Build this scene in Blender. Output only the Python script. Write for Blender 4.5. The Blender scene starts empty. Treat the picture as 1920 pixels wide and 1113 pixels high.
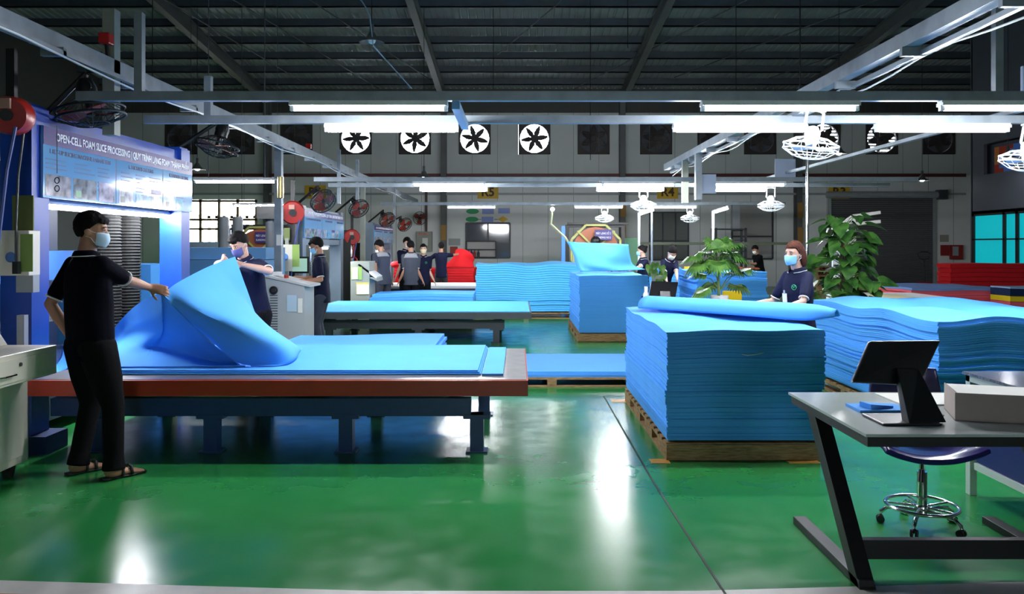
import bpy, bmesh, math, random
from mathutils import Vector, Matrix, noise
R = math.radians; PI = math.pi
V = Vector
sc = bpy.context.scene
C = sc.collection
# ---------------------------------------------------------------- camera
cam_d = bpy.data.cameras.new('camera'); cam = bpy.data.objects.new('camera', cam_d); C.objects.link(cam)
cam.location = (0, 0, 1.53); cam.rotation_euler = (PI/2, 0, 0)
cam_d.sensor_width = 36; cam_d.lens = 36*1500/1920
cam_d.shift_x = -10/1920; cam_d.shift_y = -96.5/1920
cam_d.clip_start = 0.05; cam_d.clip_end = 200
sc.camera = cam
# ---------------------------------------------------------------- world, exposure
w = bpy.data.worlds.new('sky'); sc.world = w; w.use_nodes = True
nt = w.node_tree; bg = nt.nodes['Background']
bg.inputs[0].default_value = (0.80, 0.90, 1.0, 1); bg.inputs[1].default_value = 14.0
sc.view_settings.view_transform = 'Standard'; sc.view_settings.look = 'None'
sc.view_settings.exposure = 0.38; sc.view_settings.gamma = 1.0
sc.view_settings.use_curve_mapping = False
sc.cycles.use_denoising = True
sc.cycles.max_bounces = 7; sc.cycles.diffuse_bounces = 4; sc.cycles.glossy_bounces = 4
sc.cycles.sample_clamp_indirect = 6.0; sc.cycles.caustics_reflective = False; sc.cycles.caustics_refractive = False
TUBE_POWER = 240.0
# ---------------------------------------------------------------- materials
MATS = {}
def mat(name, col, rough=.6, metal=0., noise_amt=0., nscale=8., bump=0., bscale=40., emit=0., alpha=None, trans=0., spec=None, coat=0.):
    if name in MATS: return MATS[name]
    m = bpy.data.materials.new(name); m.use_nodes = True; MATS[name] = m
    n = m.node_tree.nodes; l = m.node_tree.links; b = n['Principled BSDF']
    b.inputs['Base Color'].default_value = (*col, 1); b.inputs['Roughness'].default_value = rough
    b.inputs['Metallic'].default_value = metal
    if spec is not None: b.inputs['Specular IOR Level'].default_value = spec
    if coat: b.inputs['Coat Weight'].default_value = coat; b.inputs['Coat Roughness'].default_value = .08
    if trans: b.inputs['Transmission Weight'].default_value = trans
    if emit:
        b.inputs['Emission Color'].default_value = (*col, 1); b.inputs['Emission Strength'].default_value = emit
    tc = n.new('ShaderNodeTexCoord')
    if noise_amt:
        t = n.new('ShaderNodeTexNoise'); t.inputs['Scale'].default_value = nscale; t.inputs['Detail'].default_value = 5
        l.new(tc.outputs['Object'], t.inputs['Vector'])
        r = n.new('ShaderNodeValToRGB'); a = 1-noise_amt; c = 1+noise_amt*.6
        r.color_ramp.elements[0].position = .3; r.color_ramp.elements[1].position = .72
        r.color_ramp.elements[0].color = (*[x*a for x in col], 1)
        r.color_ramp.elements[1].color = (*[min(1, x*c) for x in col], 1)
        l.new(t.outputs['Fac'], r.inputs['Fac']); l.new(r.outputs['Color'], b.inputs['Base Color'])
    if bump:
        t = n.new('ShaderNodeTexNoise'); t.inputs['Scale'].default_value = bscale; t.inputs['Detail'].default_value = 3
        l.new(tc.outputs['Object'], t.inputs['Vector'])
        bp = n.new('ShaderNodeBump'); bp.inputs['Strength'].default_value = bump; bp.inputs['Distance'].default_value = .01
        l.new(t.outputs['Fac'], bp.inputs['Height']); l.new(bp.outputs['Normal'], b.inputs['Normal'])
    return m
def floor_mat():
    m = mat('green_epoxy', (.014, .185, .05), .15)
    n = m.node_tree.nodes; l = m.node_tree.links; b = n['Principled BSDF']
    tc = n.new('ShaderNodeTexCoord')
    t = n.new('ShaderNodeTexNoise'); t.inputs['Scale'].default_value = .8; t.inputs['Detail'].default_value = 6
    t2 = n.new('ShaderNodeTexNoise'); t2.inputs['Scale'].default_value = 60; t2.inputs['Detail'].default_value = 4
    t3 = n.new('ShaderNodeTexNoise'); t3.inputs['Scale'].default_value = 5; t3.inputs['Detail'].default_value = 3
    for q in (t, t2, t3): l.new(tc.outputs['Object'], q.inputs['Vector'])
    r = n.new('ShaderNodeValToRGB')
    r.color_ramp.elements[0].position = .3; r.color_ramp.elements[0].color = (.016, .180, .044, 1)
    r.color_ramp.elements[1].position = .75; r.color_ramp.elements[1].color = (.026, .250, .060, 1)
    l.new(t.outputs['Fac'], r.inputs['Fac'])
    sp = n.new('ShaderNodeValToRGB')
    sp.color_ramp.elements[0].position = .70; sp.color_ramp.elements[0].color = (0, 0, 0, 1)
    sp.color_ramp.elements[1].position = .78; sp.color_ramp.elements[1].color = (.5, .5, .5, 1)
    l.new(t2.outputs['Fac'], sp.inputs['Fac'])
    mx = n.new('ShaderNodeMix'); mx.data_type = 'RGBA'
    l.new(sp.outputs['Color'], mx.inputs[0]); l.new(r.outputs['Color'], mx.inputs[6]); mx.inputs[7].default_value = (.10, .28, .18, 1)
    l.new(mx.outputs[2], b.inputs['Base Color'])
    rr = n.new('ShaderNodeMapRange'); rr.inputs[1].default_value = .3; rr.inputs[2].default_value = .7
    rr.inputs[3].default_value = .17; rr.inputs[4].default_value = .27
    l.new(t3.outputs['Fac'], rr.inputs[0]); l.new(rr.outputs[0], b.inputs['Roughness'])
    bp = n.new('ShaderNodeBump'); bp.inputs['Strength'].default_value = .09; bp.inputs['Distance'].default_value = .01
    l.new(t3.outputs['Fac'], bp.inputs['Height']); l.new(bp.outputs['Normal'], b.inputs['Normal'])
    return m
def wood_mat(name, c0, c1):
    m = mat(name, c0, .75)
    n = m.node_tree.nodes; l = m.node_tree.links; b = n['Principled BSDF']
    tc = n.new('ShaderNodeTexCoord'); mp = n.new('ShaderNodeMapping'); mp.inputs['Scale'].default_value = (2, 2, 14)
    t = n.new('ShaderNodeTexNoise'); t.inputs['Scale'].default_value = 6; t.inputs['Detail'].default_value = 6
    l.new(tc.outputs['Object'], mp.inputs['Vector']); l.new(mp.outputs['Vector'], t.inputs['Vector'])
    r = n.new('ShaderNodeValToRGB'); r.color_ramp.elements[0].position = .3; r.color_ramp.elements[1].position = .7
    r.color_ramp.elements[0].color = (*c0, 1); r.color_ramp.elements[1].color = (*c1, 1)
    l.new(t.outputs['Fac'], r.inputs['Fac']); l.new(r.outputs['Color'], b.inputs['Base Color'])
    return m
def leaf_mat(name, c0, c1):
    m = mat(name, c0, .38)
    n = m.node_tree.nodes; l = m.node_tree.links; b = n['Principled BSDF']
    g = n.new('ShaderNodeTexCoord'); t = n.new('ShaderNodeTexNoise'); t.inputs['Scale'].default_value = 9
    l.new(g.outputs['Object'], t.inputs['Vector'])
    r = n.new('ShaderNodeValToRGB'); r.color_ramp.elements[0].position = .35; r.color_ramp.elements[1].position = .65
    r.color_ramp.elements[0].color = (*c0, 1); r.color_ramp.elements[1].color = (*c1, 1)
    l.new(t.outputs['Fac'], r.inputs['Fac']); l.new(r.outputs['Color'], b.inputs['Base Color'])
    b.inputs['Subsurface Weight'].default_value = .0
    return m
M_FLOOR = floor_mat()
FOAM = mat('foam_blue', (.092, .39, .96), .8, noise_amt=.05, nscale=3, bump=.15, bscale=220, spec=.2)
FOAM_CY = mat('foam_cyan', (.09, .47, .92), .8, noise_amt=.05, nscale=3, bump=.15, bscale=220, spec=.2)
FOAM_RED = mat('foam_red', (.62, .012, .018), .8, noise_amt=.06, nscale=3, spec=.2)
FOAM_PINK = mat('foam_pink', (.85, .13, .18), .8, noise_amt=.06, nscale=3, spec=.2)
FOAM_YEL = mat('foam_yellow', (.9, .62, .02), .8, spec=.2)
FOAM_WHT = mat('foam_white', (.86, .87, .88), .8, spec=.2)
FOAM_NAVY = mat('foam_navy', (.01, .025, .09), .8, spec=.2)
PALLET = wood_mat('pallet_wood', (.20, .10, .04), (.42, .26, .12))
STEEL_BLUE = mat('blue_paint', (.010, .065, .42), .35, noise_amt=.12, nscale=5)
STEEL_NAVY = mat('navy_paint', (.010, .03, .12), .4, noise_amt=.15, nscale=5)
STEEL_RED = mat('red_oxide_paint', (.46, .034, .008), .4, noise_amt=.15, nscale=6)
STEEL_TOP = mat('worn_steel_top', (.30, .28, .28), .28, metal=.6, noise_amt=.2, nscale=9)
GALV = mat('galvanised_steel', (.26, .30, .34), .45, metal=.3, noise_amt=.18, nscale=7)
GREYP = mat('grey_paint', (.36, .38, .40), .45, noise_amt=.08, nscale=5)
GREYG = mat('grey_green_paint', (.30, .31, .26), .45, noise_amt=.08, nscale=5)
DGREY = mat('dark_grey_paint', (.06, .065, .075), .5, noise_amt=.15, nscale=5)
CREAM = mat('cream_powder_coat', (.84, .78, .67), .35, noise_amt=.05, nscale=5)
BLACKP = mat('black_plastic', (.008, .008, .010), .35, bump=.02, bscale=300)
BLACKM = mat('black_metal', (.008, .008, .009), .5, noise_amt=.2, nscale=6)
RUBBER = mat('black_rubber', (.012, .012, .013), .7)
CHROME = mat('chrome', (.75, .76, .78), .12, metal=1.)
GLASSTOP = mat('grey_glass_top', (.50, .55, .54), .15, spec=.6, noise_amt=.05, nscale=3)
REDP = mat('red_plastic', (.38, .010, .006), .35)
WHITEP = mat('white_plastic', (.85, .86, .88), .35)
PAPER = mat('paper', (.80, .79, .75), .8)
CARD = mat('grey_card', (.34, .28, .25), .8, noise_amt=.06, nscale=6)
YELP = mat('yellow_paint', (.75, .45, .02), .5)
BROWNP = mat('dark_lettering', (.09, .04, .01), .6)
TUBE = mat('lit_tube', (.93, .96, 1.0), .4, emit=TUBE_POWER)
LAMPLIT = mat('lit_bulb', (.95, .97, 1.0), .4, emit=120)
WALLM = mat('wall_panel', (.56, .58, .57), .55, noise_amt=.07, nscale=.8)
ROOFM = mat('roof_sheet', (.34, .35, .37), .5, metal=.1, noise_amt=.3, nscale=.7)
PURL = mat('purlin_paint', (.06, .075, .09), .5, noise_amt=.2, nscale=3)
MAROON = mat('maroon_paint', (.12, .03, .03), .5, noise_amt=.2, nscale=3)
SKIN = mat('skin', (.42, .20, .12), .5, noise_amt=.06, nscale=20)
SKIN_L = mat('fair_skin', (.58, .33, .24), .5, noise_amt=.04, nscale=20)
HAIR = mat('black_hair', (.005, .004, .004), .7, spec=.12, bump=.5, bscale=160)
HAIRB = mat('auburn_hair', (.045, .011, .005), .75, spec=.15, bump=.5, bscale=160)
NAVYC = mat('navy_cloth', (.006, .008, .028), .85, spec=.15, noise_amt=.2, nscale=9, bump=.3, bscale=30)
GREYC = mat('grey_cloth', (.05, .055, .07), .85, spec=.15, noise_amt=.15, nscale=9, bump=.3, bscale=30)
LGREYC = mat('light_grey_cloth', (.30, .30, .31), .85)
BLACKC = mat('black_cloth', (.004, .004, .005), .9, spec=.1, bump=.3, bscale=30)
MASKB = mat('blue_mask_cloth', (.25, .55, .85), .8)
MASKW = mat('white_mask_cloth', (.85, .84, .80), .8)
MASKY = mat('beige_mask_cloth', (.80, .66, .44), .8)
MASKN = mat('indigo_mask_cloth', (.10, .11, .30), .8)
TRIMW = mat('white_trim_cloth', (.75, .75, .76), .8)
GREENL = mat('green_emblem', (.03, .35, .16), .6)
# ---------------------------------------------------------------- geometry helpers
def at(px, py, Y): return V(((px-970)*Y/1500, Y, 1.53-(py-460)*Y/1500))
def onz(px, py, z):
    Y = 1500*(1.53-z)/(py-460); return V(((px-970)*Y/1500, Y, z))
class MB:
    def __init__(s): s.bm = bmesh.new()
    def quad(s, *p):
        vs = [s.bm.verts.new(V(q)) for q in p]; s.bm.faces.new(vs); return s
    def box(s, a, b, M=None):
        x0, y0, z0 = a; x1, y1, z1 = b
        if x0 > x1: x0, x1 = x1, x0
        if y0 > y1: y0, y1 = y1, y0
        if z0 > z1: z0, z1 = z1, z0
        c = [V((x, y, z)) for z in (z0, z1) for y in (y0, y1) for x in (x0, x1)]
        if M is not None: c = [M @ q for q in c]
        v = [s.bm.verts.new(q) for q in c]
        for f in ((0, 2, 3, 1), (4, 5, 7, 6), (0, 1, 5, 4), (1, 3, 7, 5), (3, 2, 6, 7), (2, 0, 4, 6)):
            s.bm.faces.new([v[i] for i in f])
        return s
    def hexa(s, c):   # 8 corners: bottom 4 loop, top 4 loop
        v = [s.bm.verts.new(V(q)) for q in c]
        for f in ((3, 2, 1, 0), (4, 5, 6, 7), (0, 1, 5, 4), (1, 2, 6, 5), (2, 3, 7, 6), (3, 0, 4, 7)):
            s.bm.faces.new([v[i] for i in f])
        return s
    def frame_of(s, d, up=None):
        d = V(d).normalized(); u = V(up) if up is not None else (V((0, 0, 1)) if abs(d.z) < .95 else V((1, 0, 0)))
        a = u.cross(d).normalized(); b = d.cross(a).normalized(); return a, b
    def rings(s, rings, cap=True):
        L = [[s.bm.verts.new(p) for p in r] for r in rings]
        n = len(L[0])
        for i in range(len(L)-1):
            for j in range(n):
                s.bm.faces.new((L[i][j], L[i][(j+1) % n], L[i+1][(j+1) % n], L[i+1][j]))
        if cap:
            s.bm.faces.new(list(reversed(L[0]))); s.bm.faces.new(L[-1])
        return s
    def loft(s, secs, n=16, cap=True, p=2.0):   # secs: (centre, avec, bvec)
        rs = []
        for c, a, b in secs:
            r = []
            for k in range(n):
                t = 2*PI*k/n; ct, st = math.cos(t), math.sin(t)
                ct = math.copysign(abs(ct)**(2/p), ct); st = math.copysign(abs(st)**(2/p), st)
                r.append(V(c)+V(a)*ct+V(b)*st)
            rs.append(r)
        return s.rings(rs, cap)
    def cyl(s, p, q, r, r2=None, n=12):
        p, q = V(p), V(q); a, b = s.frame_of(q-p); r2 = r if r2 is None else r2
        return s.loft([(p, a*r, b*r), (q, a*r2, b*r2)], n)
    def bar(s, p, q, w_, h_, up=None):
        p, q = V(p), V(q); a, b = s.frame_of(q-p, up); a *= w_/2; b *= h_/2
        return s.rings([[p-a-b, p+a-b, p+a+b, p-a+b], [q-a-b, q+a-b, q+a+b, q-a+b]])
    def tube(s, pts, r, n=8):
        pts = [V(p) for p in pts]; rs = []
        for i, p in enumerate(pts):
            d = (pts[min(i+1, len(pts)-1)]-pts[max(i-1, 0)])
            a, b = s.frame_of(d); rr = r[i] if isinstance(r, (list, tuple)) else r
            rs.append([p+a*rr*math.cos(2*PI*k/n)+b*rr*math.sin(2*PI*k/n) for k in range(n)])
        return s.rings(rs)
    def ring(s, c, ax, R_, r, n=32, m=6, sx=1., up=None):
        a, b = s.frame_of(ax, up); d = V(ax).normalized(); L = []
        for i in range(n):
            t = 2*PI*i/n; o = a*math.cos(t)+b*math.sin(t)
            L.append([s.bm.verts.new(V(c)+o*R_+(o*math.cos(2*PI*j/m)+d*math.sin(2*PI*j/m))*r) for j in range(m)])
        for i in range(n):
            for j in range(m):
                s.bm.faces.new((L[i][j], L[(i+1) % n][j], L[(i+1) % n][(j+1) % m], L[i][(j+1) % m]))
        return s
    def ell(s, c, a, b, u, n=16, m=10):   # ellipsoid with half axes a,b,u
        secs = []
        rs = []
        for i in range(1, m):
            ph = PI*i/m-PI/2
            rs.append([V(c)+V(u)*math.sin(ph)+(V(a)*math.cos(2*PI*k/n)+V(b)*math.sin(2*PI*k/n))*math.cos(ph) for k in range(n)])
        return s.rings(rs)
    def ball(s, c, r, n=12, m=8): return s.ell(c, V((r, 0, 0)), V((0, r, 0)), V((0, 0, r)), n, m)
    def cone(s, p, r1, q, r2, n=12):      # round cone for fusing
        s.ball(p, r1, n, 8); s.ball(q, r2, n, 8)
        if (V(q)-V(p)).length > 1e-4: s.cyl(p, q, r1*.99, r2*.99, n)
        return s
    def lathe(s, c, prof, n=24, ax=(0, 0, 1)):
        a, b = s.frame_of(ax); d = V(ax).normalized()
        return s.rings([[V(c)+d*z+(a*math.cos(2*PI*k/n)+b*math.sin(2*PI*k/n))*max(r, 1e-4) for k in range(n)] for r, z in prof])
    def patch(s, grid, res=6):            # Catmull-Rom patch of a control grid
        def cr(p, t):
            n_ = len(p)-1; x = t*n_; i = min(int(x), n_-1); f = x-i
            p0 = p[max(i-1, 0)] if i > 0 else p[0]*2-p[1]; p1 = p[i]; p2 = p[i+1]; p3 = p[i+2] if i+2 <= n_ else p[n_]*2-p[n_-1]
            return .5*((2*p1)+(p2-p0)*f+(2*p0-5*p1+4*p2-p3)*f*f+(3*p1-p0-3*p2+p3)*f**3)
        nu = (len(grid)-1)*res; nv = (len(grid[0])-1)*res
        cols = [[cr(row, j/nv) for j in range(nv+1)] for row in grid]
        P = []
        for i in range(nu+1):
            P.append([s.bm.verts.new(cr([c[j] for c in cols], i/nu)) for j in range(nv+1)])
        for i in range(nu):
            for j in range(nv):
                s.bm.faces.new((P[i][j], P[i][j+1], P[i+1][j+1], P[i+1][j]))
        return s
    def mesh(s, name, off=None):
        if off is not None: bmesh.ops.translate(s.bm, verts=s.bm.verts, vec=-V(off))
        bmesh.ops.recalc_face_normals(s.bm, faces=s.bm.faces)
        me = bpy.data.meshes.new(name); s.bm.to_mesh(me); s.bm.free(); return me
ORG = {}      # world origin of a thing whose parts are authored in world space
def apply_mods(o, mods):
    for t, kw in mods:
        md = o.modifiers.new(t.lower(), t)
        for k, v in kw.items(): setattr(md, k, v)
    dg = bpy.context.evaluated_depsgraph_get(); dg.update()
    me = bpy.data.meshes.new_from_object(o.evaluated_get(dg)); old = o.data
    o.modifiers.clear(); nm = old.name; o.data = me; bpy.data.meshes.remove(old); me.name = nm
def obj(name, mb, m, parent=None, smooth=False, mods=None, bevel=0, label=None, org=None):
    off = None
    if parent is not None:
        p = parent
        while p is not None and p.name not in ORG: p = p.parent
        if p is not None: off = ORG[p.name]
    elif org is not None: off = V(org)
    me = mb.mesh(name, off) if isinstance(mb, MB) else mb
    o = bpy.data.objects.new(name, me); C.objects.link(o)
    if parent is not None: o.parent = parent
    elif org is not None: o.location = V(org); ORG[o.name] = V(org)
    mm = list(mods or [])
    if bevel: mm.append(('BEVEL', dict(width=bevel, segments=2, limit_method='ANGLE')))
    if mm: apply_mods(o, mm)
    o.data.materials.clear(); o.data.materials.append(m)
    if smooth:
        for f in o.data.polygons: f.use_smooth = True
        if smooth == 2:
            o.data.set_sharp_from_angle(angle=R(40))
    if label: o['label'] = label
    return o
def tag(o, label=None, cat=None, group=None, kind=None):
    if label: o['label'] = label
    if cat: o['category'] = cat
    if group: o['group'] = group
    if kind: o['kind'] = kind
    return o
def thing(name, label, cat, loc=(0, 0, 0), group=None, world=True):
    o = bpy.data.objects.new(name, None); C.objects.link(o); o.location = loc; o.empty_display_size = .1
    if world: ORG[o.name] = V(loc)
    else: ORG[o.name] = V((0, 0, 0))
    return tag(o, label, cat, group)
def struct(name, mb, m, **k): return tag(obj(name, mb, m, **k), kind='structure')
def copy_tree(o, parent=None):
    c = o.copy(); C.objects.link(c); c.parent = parent
    for ch in list(o.children): copy_tree(ch, c)
    return c
def text(s, size, m, parent, org, xdir, updir, name='lettering', depth=.002, width=None, align='LEFT', bold=0.):
    cu = bpy.data.curves.new(name, 'FONT'); cu.body = s; cu.size = size; cu.extrude = depth; cu.align_x = align
    cu.offset = bold; cu.resolution_u = 2
    t = bpy.data.objects.new(name, cu); C.objects.link(t)
    dg = bpy.context.evaluated_depsgraph_get(); dg.update()
    me = bpy.data.meshes.new_from_object(t.evaluated_get(dg)); bpy.data.objects.remove(t)
    xs = [v.co.x for v in me.vertices] or [0, 1]
    sx = 1.
    if width: sx = width/max(1e-6, max(xs)-min(xs))
    x = V(xdir).normalized(); u = V(updir).normalized(); n = x.cross(u)
    p = parent
    while p is not None and p.name not in ORG: p = p.parent
    off = ORG[p.name] if p is not None else V((0, 0, 0))
    for v in me.vertices:
        c = v.co.copy(); v.co = V(org)+x*c.x*sx+u*c.y+n*c.z-off
    o = bpy.data.objects.new(name, me); C.objects.link(o); o.parent = parent
    me.materials.clear(); me.materials.append(m); return o
# ================================================================ THE SETTING
YW = 30.0
ZE = 7.4
def roofz(y): return ZE+.1*(YW-y)
m_ = MB(); m_.box((-15, -10, -.1), (18, YW+.1, 0)); struct('floor', m_, M_FLOOR)
# roof: corrugated sheet made as real ribs
m_ = MB(); x = -15.
pr = []
while x < 18:
    for dx, dz in ((0, 0), (.14, 0), (.16, .035), (.20, .035), (.22, 0)): pr.append((x+dx, dz))
    x += .22
a = [m_.bm.verts.new((px, YW+.3, roofz(YW+.3)+dz)) for px, dz in pr]
b = [m_.bm.verts.new((px, -10, roofz(-10)+dz)) for px, dz in pr]
for i in range(len(pr)-1): m_.bm.faces.new((a[i], a[i+1], b[i+1], b[i]))
struct('ceiling', m_, ROOFM)
y = YW-1.3; k = 0
while y > 14:
    m_ = MB(); m_.box((-15, y-.035, roofz(y)-.24), (17.5, y+.035, roofz(y)-.02)); m_.box((-15, y-.035, roofz(y)-.24), (17.5, y+.10, roofz(y)-.22))
    struct('trim_%d' % (k+1), m_, PURL); y -= 1.4; k += 1
for i, X in enumerate((-9.3, -2.74, 3.9, 10.45)):
    m_ = MB()
    for (dx, z0, z1) in ((.012, .62, .26), (.10, .64, .62), (.10, .26, .24)):
        m_.hexa([(X-dx, 10, roofz(10)-z0), (X+dx, 10, roofz(10)-z0), (X+dx, YW-.3, roofz(YW-.3)-z0), (X-dx, YW-.3, roofz(YW-.3)-z0),
                 (X-dx, 10, roofz(10)-z1), (X+dx, 10, roofz(10)-z1), (X+dx, YW-.3, roofz(YW-.3)-z1), (X-dx, YW-.3, roofz(YW-.3)-z1)])
    m_.box((X-.10, YW-.42, 0), (X+.10, YW-.40, ZE-.3)); m_.box((X-.10, YW-.03, 0), (X+.10, YW-.01, ZE-.3)); m_.box((X-.01, YW-.40, 0), (X+.01, YW-.03, ZE-.3))
    struct('trim_column_%d' % (i+1), m_, mat('column_paint', (.11, .11, .11), .5, noise_amt=.15, nscale=2))
# thin diagonal roof rods and sprinkler drops
rods = [((-5.0, 29, 7.2), (-7.4, 20.5, 7.9)), ((-7.6, 28, 7.3), (-9.2, 20, 7.9)), ((-.6, 24.2, 7.3), (1.4, 20, 7.9)), ((2.0, 28.5, 7.1), (6.0, 20, 7.8)),
        ((5.3, 27, 7.2), (9.5, 19.5, 7.8)), ((8.3, 27, 7.1), (12.5, 19.5, 7.8)), ((-3.0, 28, 7.3), (-6.2, 19, 8.2))]
for a_, b_ in rods:
    m_ = MB(); m_.cyl(a_, b_, .016, n=6); struct('trim_roof_rod', m_, DGREY)
# back wall with round fan openings
FANX = [(-12.6, 0), (-10.45, 0), (-8.28, 0), (-6.06, 1), (-3.84, 1), (-1.6, 1), (.64, 1), (2.86, 0), (5.2, 0), (7.35, 0), (9.1, 0), (11.5, 2), (13.66, 2), (15.8, 0)]
FZ = 5.54; FR = .54; FW = .60
def sq_circle_wall(mb, cx, cz, hw, r, y):
    n = 32; inner = []; outer = []
    for k in range(n):
        t = 2*PI*k/n; c, s_ = math.cos(t), math.sin(t); q = hw/max(abs(c), abs(s_))
        inner.append(mb.bm.verts.new((cx+c*r, y, cz+s_*r))); outer.append(mb.bm.verts.new((cx+c*q, y, cz+s_*q)))
    for k in range(n): mb.bm.faces.new((inner[k], inner[(k+1) % n], outer[(k+1) % n], outer[k]))
wl = MB()
z0, z1 = FZ-FW, FZ+FW
OPL = (-12.6, -9.75, .2, 3.25)     # bright opening at the far left of the back wall
wl.box((-15, YW, z1), (18, YW+.12, ZE+.2))
wl.box((-15, YW, 4.16), (18, YW+.12, z0))
lw = MB(); lw.box((-15, YW, OPL[3]), (18, YW+.12, 4.16)); lw.box((-15, YW, 0), (OPL[0], YW+.12, OPL[3])); lw.box((OPL[1], YW, 0), (18, YW+.12, OPL[3])); struct('wall_back_lower', lw, mat('wall_panel_light', (.80, .80, .79), .5, noise_amt=.05, nscale=.8))
xs = [-15]+[q for X, _ in FANX for q in (X-FW, X+FW)]+[18]
for i in range(0, len(xs), 2): wl.box((xs[i], YW, z0), (xs[i+1], YW+.12, z1))
struct('wall_back', wl, WALLM)
m_ = MB(); m_.box((-15, YW-.06, 4.1), (16.8, YW-.005, 4.22)); struct('trim_maroon_rail', m_, MAROON)
m_ = MB(); m_.box((-15, YW-.05, 3.42), (16.8, YW-.005, 3.5)); struct('trim_pipe_rail', m_, GREYP)
m_ = MB()
for i in range(36): m_.box((-15+i*.95, YW-.006, 0), (-15+i*.95+.012, YW-.001, ZE-.3))
struct('trim_panel_joints', m_, mat('joint_dark', (.15, .155, .155), .6))
m_ = MB(); m_.box((-15, YW-.02, 6.5), (17, YW-.005, ZE))
x = -15.
while x < 17: m_.box((x, YW-.035, 6.5), (x+.12, YW-.02, ZE)); x += .2
struct('trim_cladding_band', m_, mat('cladding_dark', (.055, .055, .05), .6))
m_ = MB(); m_.box((-15.1, -10, 0), (-15, YW, ZE+5)); struct('wall_left', m_, mat('wall_dark_cladding', (.05, .05, .048), .7))
m_ = MB(); m_.box((18, -10, 0), (18.1, YW, ZE+5)); struct('wall_right', m_, WALLM)
m_ = MB(); m_.box((-15, -10.1, 3.4), (18, -10, ZE+5)); m_.box((-15, -10.1, 0), (.4, -10, 3.4)); m_.box((2.6, -10.1, 0), (18, -10, 3.4)); m_.box((.4, -10.1, 0), (2.6, -10, .9)); m_.box((.4, -10.1, 2.8), (2.6, -10, 3.4)); struct('wall_front', m_, WALLM)  # unseen window opening added to throw fill light on the stack fronts
# exhaust fans
FANF = mat('fan_frame_dark', (.035, .028, .028), .6); LOUV = mat('louver_grey', (.22, .2, .18), .5)
def wall_fan(X, kind, i):
    nm = {1: 'exhaust_fan', 2: 'exhaust_fan', 0: 'louvred_vent'}[kind]
    pos = {0: 'dark shuttered square vent', 1: 'bright exhaust fan with open louvres', 2: 'exhaust fan with half closed louvres'}[kind]
    t = thing(nm, '', 'exhaust fan' if kind else 'vent', (X, YW, FZ), {0: 'shuttered vents in the back wall', 1: 'bright exhaust fans in the back wall', 2: 'half shut exhaust fans in the back wall'}[kind])
    f = MB(); sq_circle_wall(f, X, FZ, FW-.003, FR, YW-.02); sq_circle_wall(f, X, FZ, FW-.003, FR, YW+.1)
    n = 32
    for k in range(n):
        a0, a1 = 2*PI*k/n, 2*PI*(k+1)/n
        f.quad((X+math.cos(a0)*FR, YW-.02, FZ+math.sin(a0)*FR), (X+math.cos(a1)*FR, YW-.02, FZ+math.sin(a1)*FR), (X+math.cos(a1)*FR, YW+.1, FZ+math.sin(a1)*FR), (X+math.cos(a0)*FR, YW+.1, FZ+math.sin(a0)*FR))
    for s_ in (-1, 1): f.box((X+s_*(FW-.05), YW-.05, FZ-FW+.003), (X+s_*(FW-.003), YW-.02, FZ+FW-.003)); f.box((X-FW+.003, YW-.05, FZ+s_*(FW-.05)), (X+FW-.003, YW-.02, FZ+s_*(FW-.003)))
    obj('frame', f, FANF, t)
    g = MB()
    for k in range(9):
        z = FZ-.48+k*.12
        if kind == 1: g.box((X-.53, YW+.105, z-.007), (X+.53, YW+.17, z+.007))
        else:
            op = .035 if kind == 0 else .06
            tl = .125 if kind == 0 else .075
            g.hexa([(X-.55, YW+.10, z-.06), (X+.55, YW+.10, z-.06), (X+.55, YW+.108, z-.06), (X-.55, YW+.108, z-.06),
                    (X-.55, YW+(.115 if kind == 0 else .13), z-.06+tl), (X+.55, YW+(.115 if kind == 0 else .13), z-.06+tl), (X+.55, YW+(.122 if kind == 0 else .138), z-.06+tl), (X-.55, YW+(.122 if kind == 0 else .138), z-.06+tl)])
    obj('louvre', g, LOUV if kind == 2 else DGREY, t)
    h = MB(); h.cyl((X, YW-.01, FZ), (X, YW+.06, FZ), .10, n=14)
    nb = 6; ph = (i*.37)
    for k in range(nb):
        t_ = ph+2*PI*k/nb; c, s_ = math.cos(t_), math.sin(t_); px_, pz_ = -s_, c
        wd = .085 if kind == 1 else .12
        rs = []
        for r_, w_ in ((.08, wd*.7), (.22, wd*1.15), (.36, wd*.9), (.50, wd*.35)):
            cx, cz = X+c*r_, FZ+s_*r_; tw = .03
            rs.append([V((cx+px_*w_, YW+.02-tw, cz+pz_*w_)), V((cx-px_*w_, YW+.02+tw, cz-pz_*w_)), V((cx-px_*w_, YW+.028+tw, cz-pz_*w_)), V((cx+px_*w_, YW+.028-tw, cz+pz_*w_))])
        h.rings(rs)
    obj('blade', h, FANF, t)
    g = MB()
    for z in (-.2, .2): g.box((X-.52, YW-.016, FZ+z-.008), (X+.52, YW-.004, FZ+z+.008))
    g.box((X-.008, YW-.016, FZ-.52), (X+.008, YW-.004, FZ-.1)); obj('bracket', g, FANF, t)
    return t
words = {0: ['left end of the row', 'second from the left end', 'just left of the first bright fan', '', '', '', '', 'just right of the last bright fan', 'above the R4 sign', 'behind the ceiling tube right of R4', 'left of the roller door bay', '', '', 'at the right end']}
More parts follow.
